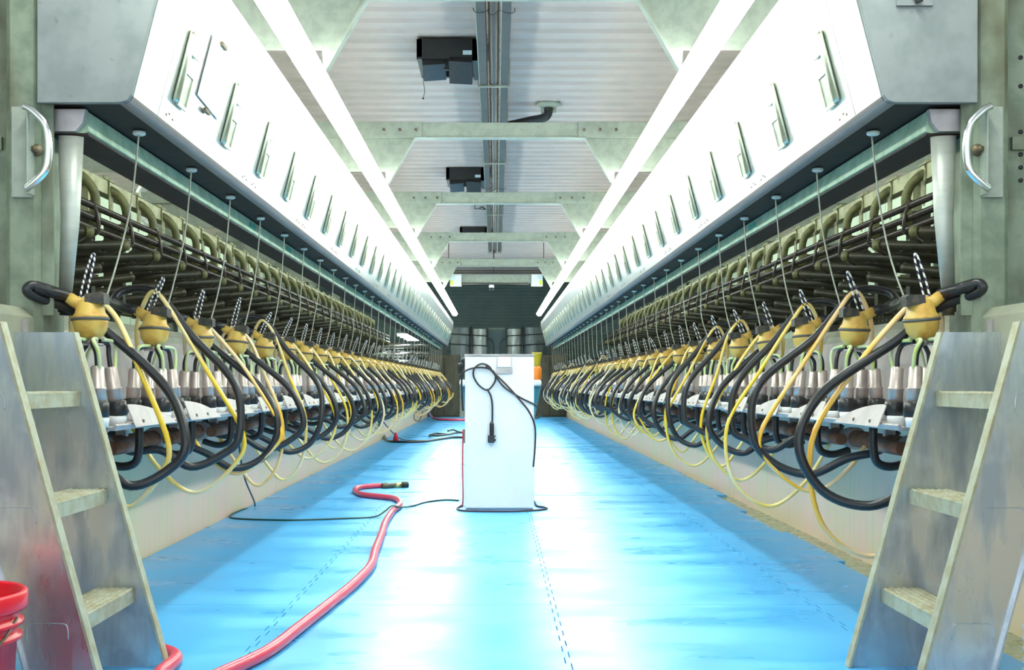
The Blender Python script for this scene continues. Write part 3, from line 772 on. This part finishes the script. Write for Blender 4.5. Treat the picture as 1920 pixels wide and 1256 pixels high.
# ------------------------------------------------------------------ near posts, brackets, grab handles
for s, nm in SIDES:
    mir = s < 0
    t = thing('hall_post', 'weathered galvanised post beside the %s cabinet end' % nm, 'post')
    m = MB().prism([(1.575, 3.74), (1.60, 3.72), (1.68, 3.72), (1.70, 3.74), (1.70, 3.92), (1.575, 3.92)], 'z', 1.10, 4.24)
    m.build('column', M['post'], t, mir)
    MB().box(1.54, 1.578, 3.735, 3.745, 1.17, 1.95).build('flange', M['post'], t, mir)
    t = thing('grab_handle', 'bent steel grab handle on a plate bolted to the %s post' % nm, 'grab handle', (s * 0.034, 0, 0))
    MB().box(1.565, 1.635, 3.705, 3.718, 1.565, 1.87).build('mounting_plate', M['galv_pale'], t, mir, bevel=0.002)
    MB().box(1.560, 1.566, 3.66, 3.718, 1.57, 1.87).build('mounting_flange', M['galv_pale'], t, mir, bevel=0.002)
    hp = spline([(1.572, 3.66, 1.860), (1.545, 3.655, 1.845), (1.500, 3.65, 1.80), (1.488, 3.65, 1.75), (1.488, 3.65, 1.69), (1.498, 3.65, 1.645), (1.53, 3.652, 1.61), (1.566, 3.66, 1.585)], 6)
    MB().tube(hp, 0.0125, 12).build('handle_bar', M['chrome'], t, mir)
    m = MB().lathe([(0.0, 0.03), (0.010, 0.03), (0.010, 0.008), (0.020, 0.007), (0.022, 0.0), (0, 0)], (1.552, 3.715, 1.725), Matrix.Rotation(math.pi / 2, 3, 'X'), 12)
    m.build('bolt', M['rust'], t, mir)
    t = thing('cabinet_strut', 'tapered stainless strut from the %s curb up to the cabinet end' % nm, 'strut')
    MB().tube([(1.535, 3.83, 1.255), (1.515, 3.82, 1.50), (1.505, 3.80, 1.79)], [0.024, 0.033, 0.045], 14, flat=0.6).build('strut_tube', M['steel'], t, mir)
    m = MB().lathe([(0.020, 0), (0.020, 0.01), (0.026, 0.012), (0.026, 0.05), (0.022, 0.055), (0.022, 0.07), (0.030, 0.072), (0.030, 0.078)], (1.535, 3.83, 1.175), None, 12)
    m.build('threaded_foot', M['black'] if s < 0 else M['rust'], t, mir)
    m = MB().prism([(1.475, 1.80), (1.575, 1.80), (1.575, 1.875), (1.44, 1.875), (1.45, 1.83)], 'y', 3.76, 3.785)
    m.build('top_bracket', M['plate'], t, mir)
    t = thing('outer_post', 'rust-streaked perforated post at the far %s edge of the view' % nm, 'post')
    m = MB().box(1.745, 1.90, 3.86, 3.98, 1.10, 4.24)
    m.build('column', M['post'], t, mir)
    for z in (2.08, 1.98, 1.82, 1.74, 1.695, 1.65):
        m = MB().lathe([(0.0, 0.004), (0.008, 0.004), (0.008, 0.0), (0, 0)], (1.80, 3.861, z), Matrix.Rotation(math.pi / 2, 3, 'X'), 10); m.build('bolt_hole', M['black'], t, mir)
    MB().box(1.765, 1.92, 3.845, 3.859, 1.755, 1.80).build('clamp', M['post'], t, mir)
# black knob hanging from the right cabinet end
t = thing('cable_gland', 'small black gland hanging on the end plate of the right cabinet', 'cable gland')
MB().tube(spline([(1.36, 3.69, 2.26), (1.362, 3.665, 2.235), (1.365, 3.66, 2.22), (1.37, 3.66, 2.205)], 4), 0.012, 10).build('gland', M['black'], t)
MB().box(1.30, 1.42, 3.676, 3.684, 2.20, 2.40).build('backing_plate', M['steel_end'], t)

# ------------------------------------------------------------------ stall fronts across the cow decks
def stall_front(s, nm, k, Y):
    mir = s < 0
    t = thing('stall_gate', '', 'stall gate', (0, Y, 0), 'stall gates on the %s deck' % nm)
    # S-shaped upper tube leaving the box beam and falling to the rails
    up = spline([(3.25, 0.0, 2.54), (3.18, 0.03, 2.51), (3.12, 0.07, 2.44), (3.10, 0.10, 2.36), (3.10, 0.10, 2.27)], 5)
    MB().tube(up, 0.036, 10).build('upper_tube', M['moss'], t, mir)
    MB().rod((3.10, 0.10, 2.27), (3.10, 0.10, 2.14), 0.045, 10).build('tube_socket', M['moss'], t, mir)
    # long lower tube: end cap near the pit, sweeping away, down and back
    lo = spline([(2.74, 0.30, 1.93), (2.90, 0.10, 1.90), (3.15, -0.20, 1.86), (3.40, -0.42, 1.78), (3.50, -0.45, 1.69), (3.35, -0.30, 1.66), (3.10, -0.02, 1.70), (2.86, 0.24, 1.76)], 6)
    MB().tube(lo, 0.035, 10).build('lower_tube', M['moss_dark'], t, mir)
    MB().rod((2.735, 0.305, 1.93), (2.70, 0.35, 1.935), 0.039, 10).build('end_cap', M['moss'], t, mir)
    up2 = spline([(3.24, 0.18, 1.50), (3.20, 0.18, 1.85), (3.22, 0.20, 2.05), (3.30, 0.24, 2.12), (3.38, 0.28, 2.05), (3.40, 0.30, 1.88)], 5)
    MB().tube(up2, 0.038, 10).build('back_loop', M['moss_dark'], t, mir)
    MB().box(3.14, 3.30, 0.13, 0.21, 1.52, 2.26).build('gate_plate', M['moss_dark'], t, mir)
    # clamp with drop plate
    m = MB().box(3.195, 3.205, -0.02, 0.06, 2.34, 2.585).box(3.19, 3.31, -0.05, 0.10, 2.591, 2.60).prism([(3.19, 2.40), (3.21, 2.40), (3.205, 2.28)], 'y', 0.0, 0.04)
    for yy in (-0.05, -0.01, 0.03, 0.07): m.lathe([(0.014, 0), (0.014, 0.028), (0, 0.028)], (3.23, yy, 2.60), None, 8)
    m.build('clamp', M['moss_beam'], t, mir)
    # bracket over the three rails
    m = MB().tube([(2.835, 0.0, 2.195), (2.83, 0.0, 2.20), (2.79, 0.0, 2.11), (2.78, 0.0, 1.99), (2.82, 0.0, 1.965)], 0.014, 6)
    m.build('rail_bracket', M['rail'], t, mir)
    m = MB().tube([(2.78, 0.0, 1.99), (2.95, 0.05, 1.90), (3.14, 0.14, 1.96)], 0.016, 6)
    m.build('brace', M['rail'], t, mir)
    return t
for s, nm in SIDES:
    mir = s < 0
    t = thing('box_beam', 'mossy pale box beam carrying the stall gates on the %s deck' % nm, 'beam')
    MB().box(3.21, 3.30, 6.0, 29.0, 2.48, 2.59).build('beam', M['moss_beam'], t, mir)
    for y in (8.6, 14.2, 19.9, 25.6):
        MB().box(3.22, 3.29, y, y + 0.09, 1.10, 2.48).build('support_leg', M['moss_beam'], t, mir)
    t = thing('stall_rail', 'three dark parallel rails in front of the stall gates on the %s deck' % nm, 'rails')
    for x, z in ((2.835, 2.17), (2.83, 2.085), (2.81, 2.0)):
        MB().rod((x, 6.0, z), (x, 28.8, z), 0.024, 10).build('rail', M['rail'], t, mir)
    p = None
    for k in range(30):
        Y = 6.9 + k * PITCH
        lab = 'mossy tube stall gate, %s from the near end on the %s cow deck' % (ordi(k + 1), nm)
        if p is None: p = stall_front(s, nm, k, Y); o = p
        else:
            o = copy_tree(p); o.location = (0, Y, 0)
        o['label'] = lab
    # grey hall columns behind the stalls
    for i, y in enumerate((9.9, 13.4, 16.9, 20.4, 24.0, 27.5)):
        c = MB().box(3.98, 4.06, -0.10, 0.10, 1.10, 4.21).box(3.94, 4.10, -0.11, -0.10, 1.10, 4.21).box(3.94, 4.10, 0.10, 0.11, 1.10, 4.21)
        o = c.build('hall_column', M['galv'], None, mir, loc=(0, y, 0))
        tag(o, 'grey steel hall column behind the %s stalls, %s from the camera' % (nm, ordi(i + 1)), 'column', 'hall columns behind the stalls')
    # added lamps over the decks, out of view, to light the outer aisles
    for i, y in enumerate((5.0, 8.8, 12.6, 16.4, 20.2, 24.0, 27.8)):
        t = thing('added_deck_lamp', 'added unseen tube lamp over the %s cow deck, %s from the camera' % (nm, ordi(i + 1)), 'lamp', (s * 5.0, y, 0), 'added tube lamps over the cow decks')
        MB().box(-0.07, 0.07, 0, 2.4, 4.10, 4.20).build('housing', M['fix'], t)
        MB().rod((0, 0.05, 4.06), (0, 2.35, 4.06), 0.035, 10).build('tube', M['diff_added'], t)
# round fan on the left outer wall
t = thing('wall_fan', 'round pale fan behind the left stall gates', 'fan', (-4.6, 15.2, 3.42))
m = MB().lathe([(0.34, -0.12), (0.40, -0.10), (0.40, 0.10), (0.36, 0.12)], (0, 0, 0), Matrix.Rotation(math.pi / 2, 3, 'X'), 28, caps=False); m.build('shroud', M['white_plain'], t)
m = MB()
for rr in (0.12, 0.2, 0.28, 0.35): m.tube([(rr * math.cos(q * math.pi / 12), -0.12, rr * math.sin(q * math.pi / 12)) for q in range(24)], 0.005, 5, closed=True)
for q in range(8): m.rod((0, -0.12, 0), (0.36 * math.cos(q * math.pi / 4), -0.12, 0.36 * math.sin(q * math.pi / 4)), 0.005, 5)
m.build('grille', M['fix'], t)
m = MB().lathe([(0.06, -0.06), (0.06, 0.06), (0, 0.06)], (0, 0, 0), Matrix.Rotation(math.pi / 2, 3, 'X'), 12)
m.build('hub', M['black'], t)
for q in range(4):
    mt = Matrix.Rotation(q * math.pi / 2, 4, 'Y') @ Matrix.Rotation(0.5, 4, 'X')
    MB().box(0.05, 0.32, -0.06, 0.06, -0.003, 0.003, Matrix.Rotation(q * math.pi / 2, 4, 'Y') @ Matrix.Rotation(0.6, 4, 'X')).build('blade', M['fix'], t)
MB().rod((0, 0, 0.38), (0, 0, 0.80), 0.02, 8).build('hanger', M['galv'], t)
# perforated mounting bar with a small box, left deck
for s, nm, y in ((-1, 'left', 9.0), (1, 'right', 10.5)):
    t = thing('perforated_bar', 'dark perforated mounting bar low behind the %s stall gates' % nm, 'mounting bar')
    MB().box(3.48, 3.52, y - 0.9, y + 1.1, 1.47, 1.58).build('bar', M['moss_dark'], t, s < 0)
    m = MB()
    for i in range(18):
        for z in (1.505, 1.545): m.lathe([(0, 0), (0.009, 0), (0.009, 0.003), (0, 0.003)], (3.478, y - 0.8 + i * 0.1, z), Matrix.Rotation(-math.pi / 2, 3, 'Y'), 6)
    m.build('punched_holes', M['moss_beam'], t, s < 0)
    MB().box(3.44, 3.52, y + 0.1, y + 0.25, 1.37, 1.47).build('control_box', M['black'], t, s < 0)
    for yy in (y - 0.7, y + 0.9): MB().box(3.49, 3.53, yy, yy + 0.05, 1.10, 1.47).build('support_leg', M['moss_dark'], t, s < 0)
# second line of low rails on the right deck
for s, nm in SIDES:
    t = thing('aisle_fence', 'low pipe fence along the back aisle of the %s deck' % nm, 'fence')
    for z in (1.45, 1.75, 2.05): MB().rod((4.4, 5, z), (4.4, 30, z), 0.025, 8).build('rail', M['moss'], t, s < 0)
    for y in range(6, 30, 3): MB().rod((4.4, y, 1.1), (4.4, y, 2.12), 0.035, 8).build('fence_post', M['moss'], t, s < 0)

# ------------------------------------------------------------------ far end
for s, nm in SIDES:
    mir = s < 0
    t = thing('pit_end_cupboard', 'dark brown panelled cupboard closing the far %s end of the pit' % nm, 'cupboard')
    MB().box(1.02, 1.88, 30.0, 30.5, 0.0, 1.70).build('body', M['brown'], t, mir, bevel=0.01)
    MB().box(1.05, 1.42, 29.97, 29.995, 0.05, 1.62).build('door', M['brown'], t, mir, bevel=0.006)
    MB().box(1.47, 1.84, 29.97, 29.995, 0.05, 1.62).build('door', M['brown'], t, mir, bevel=0.006)
    t = thing('exit_gate', 'curved grey sheet gate with two rails at the far %s of the pit' % nm, 'gate')
    MB().box(1.42, 1.88, 31.1, 31.13, 1.5, 2.52).build('dark_sheet', M['gate_dark'], t, mir)
    m = MB()
    def arc(x0, x1, y, bow, n=8): return [(x0 + (x1 - x0) * i / n, y - bow * math.sin(math.pi * i / n)) for i in range(n + 1)]
    def sheet(x0, x1, bow, mm, name, z1):
        a = arc(x0, x1, 31.0, bow); poly = a + [(x, y + 0.02) for x, y in a[::-1]]
        MB().prism(poly, 'z', 1.45, z1).build(name, mm, t, mir)
    sheet(0.74, 1.30, 0.10, M['gate_sheet'], 'curved_sheet', 2.50)
    sheet(0.27, 0.70, 0.10, M['gate_pale'], 'curved_sheet', 2.46)
    MB().rod((0.72, 30.95, 1.1), (0.72, 30.95, 2.53), 0.03, 8).build('gate_post', M['gate_dark'], t, mir)
    MB().rod((0.26, 30.97, 1.1), (0.26, 30.97, 2.48), 0.02, 8).build('gate_post', M['gate_dark'], t, mir)
    for z in (1.98, 2.26): MB().rod((0.26, 30.88, z), (1.36, 30.88, z + 0.06), 0.014, 8).build('rail', M['black'], t, mir)
    t = thing('stair_handrail', 'black hooped handrail at the far exit, %s of the two' % nm, 'handrail')
    MB().tube(spline([(0.24, 30.4, 2.15), (0.16, 30.4, 2.14), (0.10, 30.4, 2.02), (0.09, 30.4, 1.80), (0.09, 30.4, 1.05)], 5), 0.022, 8).build('hoop', M['black'], t, mir)
o = MB().box(-0.26, 0.24, 31.6, 31.64, 1.05, 2.48)
t = thing('exit_door', 'dark green-grey door with thin frame in the middle of the far exit', 'door')
o.build('door_leaf', M['teal'], t)
MB().box(-0.27, 0.25, 31.58, 31.66, 2.48, 2.52).box(-0.29, -0.26, 31.58, 31.66, 1.05, 2.52).box(0.24, 0.27, 31.58, 31.66, 1.05, 2.52).build('door_frame', M['galv'], t)
b = MB().box(-1.05, 1.05, 30.2, 33.2, 0, 1.05); struct(b.build('trim_3', M['deck']))
# glowing tubes added in place of reflections, beside shining ducts at the far left
for i, (x, y, px, py) in enumerate(((-2.4, 29.0, 0, 0), (-2.4, 30.0, 0, 0), (-2.4, 31.0, 0, 0), (-2.4, 32.0, 0, 0))):
    z = 2.20
    t = thing('reflection_tube', 'added glowing tube for a reflection, far end of left cabinet, %s from the camera' % ordi(i + 1), 'lamp', (x, y, z), 'added reflection tubes at the far left')
    MB().rod((-0.22, 0, 0), (0.22, 0, 0), 0.03, 8).build('tube', M['diff_added'], t)
    MB().box(-0.24, 0.24, -0.03, 0.03, 0.03, 0.06).build('housing', M['fix'], t)
    MB().rod((0, 0, 0.06), (0, 0, 2.03), 0.006, 6).build('drop_wire', M['rail'], t)
t = thing('round_duct', 'stack of shining horizontal metal ducts behind the far left clusters', 'ducts')
for k, z in enumerate((1.30, 1.55, 1.80, 2.05)):
    MB().rod((-4.2, 32.6, z), (-2.0, 32.6, z), 0.12, 16).build('duct', M['chrome'], t)
m = MB()
for x in (-4.1, -2.1): m.box(x - 0.03, x + 0.03, 32.66, 32.72, 1.10, 2.2)
m.build('stand', M['galv'], t)

# ------------------------------------------------------------------ white cabinet in the pit
t = thing('service_cabinet', 'white enamelled service cabinet standing in the middle of the pit', 'cabinet')
MB().box(-0.262, 0.240, 8.0, 8.42, 0.03, 1.135).build('body', M['white'], t, bevel=0.006)
MB().box(-0.266, 0.244, 7.994, 8.43, 1.137, 1.150).build('top_edge', M['plate'], t)
MB().box(-0.245, 0.222, 8.02, 8.40, 0.018, 0.03).build('plinth', M['plate'], t)
o = MB().box(-0.035, 0.082, 7.988, 7.999, 1.055, 1.13).build('door_latch_plate', M['white_plain'], t, bevel=0.002)
MB().box(-0.030, -0.026, 7.984, 7.988, 1.055, 1.13).box(0.073, 0.077, 7.984, 7.988, 1.055, 1.13).build('latch_frame', M['grey_joint'], o)
MB().box(-0.035, 0.082, 7.990, 7.999, 1.008, 1.046).build('rating_plate', M['plate'], t)
MB().box(-0.272, -0.263, 8.05, 8.08, 0.50, 0.60).build('hinge', M['rust'], t)
# cord with plug looped on the cabinet front
Yc = 7.975
pf = lambda L, Y=Yc, r_=None: [W(x, y, Y) for x, y in L]
t = thing('hanging_cord', 'dark cord looped in a knot over the white cabinet with a plug hanging down', 'cord')
a = spline([W(868, 770, 8.04), W(866, 735, 8.02)] + pf([(867, 703), (880, 692), (905, 689), (925, 696), (929, 712), (920, 727), (911, 731), (897, 721), (888, 705), (890, 690), (903, 682), (917, 687), (926, 700), (945, 725), (975, 745)]) + [W(1004, 760, 8.0), W(1016, 775, 8.0), W(1008, 783, 8.0), W(1003, 782, 8.0)], 6)
MB().tube(a, 0.0065, 8).build('cord_loop', M['black'], t)
MB().tube(spline(pf([(911, 686), (925, 698), (950, 722), (975, 750), (992, 772)]) + [W(1003, 800, 7.985), W(1003, 840, 8.0), W(1000, 875, 8.0)], 6), 0.0065, 8).build('cord_run', M['red_dark'], t)
MB().tube(spline(pf([(913, 729), (920, 742), (923, 760), (923, 790)]), 6), 0.0065, 8).build('cord_drop', M['black'], t)
pm = W(922, 790, Yc - 0.004)
MB().tube([pm, pm + Vector((0, 0, -0.02)), pm + Vector((0, 0, -0.085)), pm + Vector((-0.002, 0, -0.10))], [0.010, 0.016, 0.017, 0.013], 10).build('plug_grip', M['rubber'], t)
MB().box(-0.028, 0.020, -0.018, 0.018, -0.155, -0.10).box(0.01, 0.03, -0.012, 0.012, -0.145, -0.125).box(0.008, 0.028, -0.012, 0.012, -0.112, -0.10).build('plug', M['rubber'], t, bevel=0.005, loc=pm)
# cord loop lying around the foot
t = thing('floor_cord_loop', 'dark red cord lying in a loop around the foot of the white cabinet', 'cord')
z = FZ + 0.007
loop = [(-0.29, 8.25, z), (-0.32, 8.02, z), (-0.27, 7.90, z), (-0.12, 7.86, z), (0.1, 7.86, z), (0.26, 7.93, z), (0.335, 8.02, z), (0.32, 8.12, z), (0.27, 8.2, z), (0.262, 8.5, z)]
MB().tube(spline(loop, 6), 0.0065, 8).build('cord', M['red_dark'], t); C.objects[-1]
t = thing('side_cord', 'thin red cord running down the left side of the white cabinet', 'cord')
MB().tube(spline([(-0.278, 8.1, 0.60), (-0.282, 8.1, 0.35), (-0.278, 8.1, 0.10), (-0.285, 8.12, z)], 5), 0.0055, 8).build('cord', M['pink'], t)
# wash stand behind it
t = thing('wash_stand', 'white rounded sink top on a tapered teal pedestal behind the white cabinet', 'sink')
prf = [(-0.30, 8.75), (-0.33, 8.85), (-0.33, 9.05), (-0.30, 9.15), (0.27, 9.15), (0.33, 9.05), (0.33, 8.85), (0.27, 8.75)]
MB().prism(prf, 'z', 0.915, 0.965).build('sink_top', M['white_plain'], t, bevel=0.015)
m = MB().lathe([(0.20, FZ), (0.20, 0.1), (0.26, 0.55), (0.33, 0.90), (0.33, 0.914)], (0.0, 8.98, 0), None, 20); m.build('pedestal', M['teal_tub'], t)
t = thing('hose_nozzle', 'black bundled spray nozzle on the left end of the sink top', 'nozzle')
m = MB().tube(spline([(-0.31, 8.9, 0.975), (-0.30, 8.9, 1.03), (-0.27, 8.9, 1.08), (-0.30, 8.88, 1.12), (-0.26, 8.88, 1.14)], 5), 0.016, 8)
m.tube(spline([(-0.33, 8.93, 0.995), (-0.28, 8.93, 1.0), (-0.26, 8.93, 1.06), (-0.33, 8.93, 1.09), (-0.33, 8.93, 1.02)], 5), 0.012, 8); m.build('nozzle', M['black'], t)
t = thing('teat_dip_bottle', 'orange bottle with olive yellow cup on top beside the white cabinet', 'bottle', (0.295, 8.9, 0.966))
MB().lathe([(0.0, 0), (0.034, 0), (0.038, 0.012), (0.038, 0.090), (0.030, 0.106), (0.022, 0.112)], (0, 0, 0), None, 18).build('bottle_body', M['orange'], t)
MB().lathe([(0.022, 0.110), (0.030, 0.115), (0.028, 0.150), (0.040, 0.210), (0.041, 0.220), (0.034, 0.219)], (0, 0, 0), None, 18).build('cup', M['olive'], t)

# ------------------------------------------------------------------ hoses on the floor
def gp(L, z): return [G(x, y, z) for x, y in L]
t = thing('red_hose', 'thick pink-red water hose snaking over the blue mats in front', 'hose')
r0 = 0.022; zz = FZ + r0
pts = [(300, 1290), (440, 1262), (500, 1222), (560, 1177), (620, 1130), (665, 1093), (695, 1060), (704, 1030), (716, 1000), (722, 980), (736, 958), (750, 945), (742, 935), (715, 931), (680, 927), (666, 920), (672, 914), (700, 911), (718, 910)]
pts = [(-1.80, 4.15, zz), (-1.5, 3.95, zz), (-1.22, 3.76, zz), (-1.09, 3.62, zz), (-1.08, 3.40, zz), (-1.03, 3.22, zz), (-0.95, 3.20, zz), (-0.90, 3.38, zz)] + [tuple(v) for v in gp(pts[2:], zz)]
MB().tube(spline(pts, 7), r0, 14).build('hose_body', M['pink'], t)
a, b_ = G(716, 911, zz), G(765, 909, zz)
d = (b_ - a)
MB().tube([a, a + d * .1, a + d * .12, a + d * .2, a + d * .22, a + d * .46], [0.024, 0.024, 0.028, 0.028, 0.022, 0.022], 12).build('hose_clamp', M['rust'], t)
MB().tube([a + d * .45, a + d * .55, a + d * .56, a + d * .65, a + d * .66, a + d * .78], [0.020, 0.020, 0.024, 0.024, 0.021, 0.021], 12).build('brass_coupling', M['brass'], t)
MB().tube([a + d * .76, a + d * .78, a + d * .97, a + d], [0.024, 0.030, 0.030, 0.026], 12).build('nozzle_tip', M['black'], t)
# thin cable from under the left clusters, across the mats to the cabinet
t = thing('thin_cable', 'thin dark green cable hanging from the left clusters and lying across the mats', 'cable')
zc2 = FZ + 0.006
up = [W(447, 800, 6.2), W(450, 850, 6.35), W(462, 900, 7.0), W(476, 935, 8.0)]
low = gp([(478, 948), (455, 955), (432, 966), (445, 972), (540, 975), (640, 972), (700, 969)], zc2)
low = [v for v in low]
hump = [G(722, 966, zc2), G(735, 962, zc2), G(752, 956, zc2)]
hump = [v + Vector((0, 0, h)) for v, h in zip(hump, (0.03, 0.052, 0.02))]
tail = gp([(775, 948), (800, 941), (835, 937), (860, 938)], zc2)
MB().tube(spline([W(447, 800, 7.2), W(450, 850, 7.25), W(460, 900, 7.5)] + low + hump + tail, 7), 0.006, 8).build('cable', M['green_hose'], t)
# black hoses in the middle distance
t = thing('black_floor_hose', 'black hose with coils lying left of the white cabinet', 'hose')
zz = FZ + 0.016
MB().tube(spline([W(712, 770, 16.5), W(712, 795, 17.0), (G(716, 812, zz) + Vector((0, 0, 0.10)))] + gp([(724, 824), (740, 828), (790, 828), (820, 824), (850, 820), (876, 820)], zz), 6), 0.020, 10).build('hose_body', M['rubber'], t)
for i, L in enumerate((((805, 817), (815, 813), (840, 814), (852, 812), (880, 810)), ((806, 818), (820, 819), (845, 816), (860, 813), (880, 812)), ((840, 812), (850, 810), (860, 814), (882, 817)))):
    MB().tube(spline([v + Vector((0, 0, 0.02 * i)) for v in gp(L, zz + 0.02)], 6), 0.016, 8).build('coil', M['rubber'], t)
t = thing('thin_red_line', 'thin reddish line with a bright red tag hanging from the left clusters', 'line')
MB().tube(spline([W(700, 765, 15.0), W(722, 795, 15.6), W(741, 815, 16.4)] + gp([(755, 824), (780, 826), (820, 825)], FZ + 0.01), 6), 0.009, 6).build('line', M['red_dark'], t)
p = W(742, 813, 16.4)
MB().lathe([(0.008, 0.02), (0.02, 0.0), (0.045, -0.10), (0.02, -0.10)], p, None, 10).build('red_tag', M['red'], t)
t = thing('far_red_hose', 'pink hose lying at the far left end of the blue floor', 'hose')
zz = FZ + 0.03
MB().tube(spline([W(803, 762, 25.0), W(805, 775, 25.5), G(812, 783, zz)] + gp([(825, 786), (850, 787), (880, 787)], zz), 6), 0.030, 10).build('hose_body', M['pink'], t)
t = thing('far_black_cord', 'thin black cord dangling in a loop at the far left pit wall', 'cord')
MB().tube(spline([Vector((-1.90, 23.0, 0.60)), W(795, 760, 23.0), W(778, 775, 23.0), W(777, 786, 23.0), W(786, 789, 23), W(793, 770, 23.0)], 5), 0.008, 6).build('cord', M['black'], t)

# ------------------------------------------------------------------ bucket
t = thing('red_bucket', 'red plastic bucket with rim ribs in the lower left corner', 'bucket', (-1.345, 2.66, FZ))
MB().lathe([(0.0, 0.0), (0.118, 0.0), (0.122, 0.01), (0.138, 0.30), (0.150, 0.30), (0.150, 0.308), (0.139, 0.312), (0.140, 0.335), (0.154, 0.336), (0.154, 0.344), (0.142, 0.348), (0.144, 0.372),
            (0.160, 0.372), (0.163, 0.380), (0.163, 0.412), (0.156, 0.418), (0.146, 0.412), (0.142, 0.372), (0.116, 0.02), (0.0, 0.015)], (0, 0, 0), None, 40).build('pail', M['red'], t)
MB().tube([(0.150 * math.cos(q * math.pi / 12), -0.150 * math.sin(q * math.pi / 12) - 0.03 * math.sin(q * math.pi / 12), 0.355 - 0.13 * math.sin(q * math.pi / 12)) for q in range(13)], 0.004, 6).build('bail', M['rust'], t)
t = thing('cream_jug', 'cream plastic jug at the very bottom left, before the red bucket', 'jug', (-1.245, 2.42, FZ))
MB().lathe([(0, 0), (0.05, 0), (0.055, 0.02), (0.055, 0.24), (0.03, 0.30), (0.02, 0.31), (0.02, 0.33), (0, 0.33)], (0, 0, 0), None, 18).build('jug_body', M['clear'], t)
MB().lathe([(0.023, 0.315), (0.023, 0.345), (0, 0.346)], (0, 0, 0), None, 14).build('jug_cap', M['clear'], t)
# ribbed white container at the right edge
t = thing('ribbed_white_hose', 'white ribbed plastic hose end at the lower right edge', 'hose')
pr = []
for i in range(9): pr += [(0.040, i * 0.03), (0.055, i * 0.03 + 0.008), (0.055, i * 0.03 + 0.018), (0.040, i * 0.03 + 0.026)]
MB().lathe(pr, (1.455, 3.0, FZ), None, 20).build('ribbed_body', M['white_plain'], t)
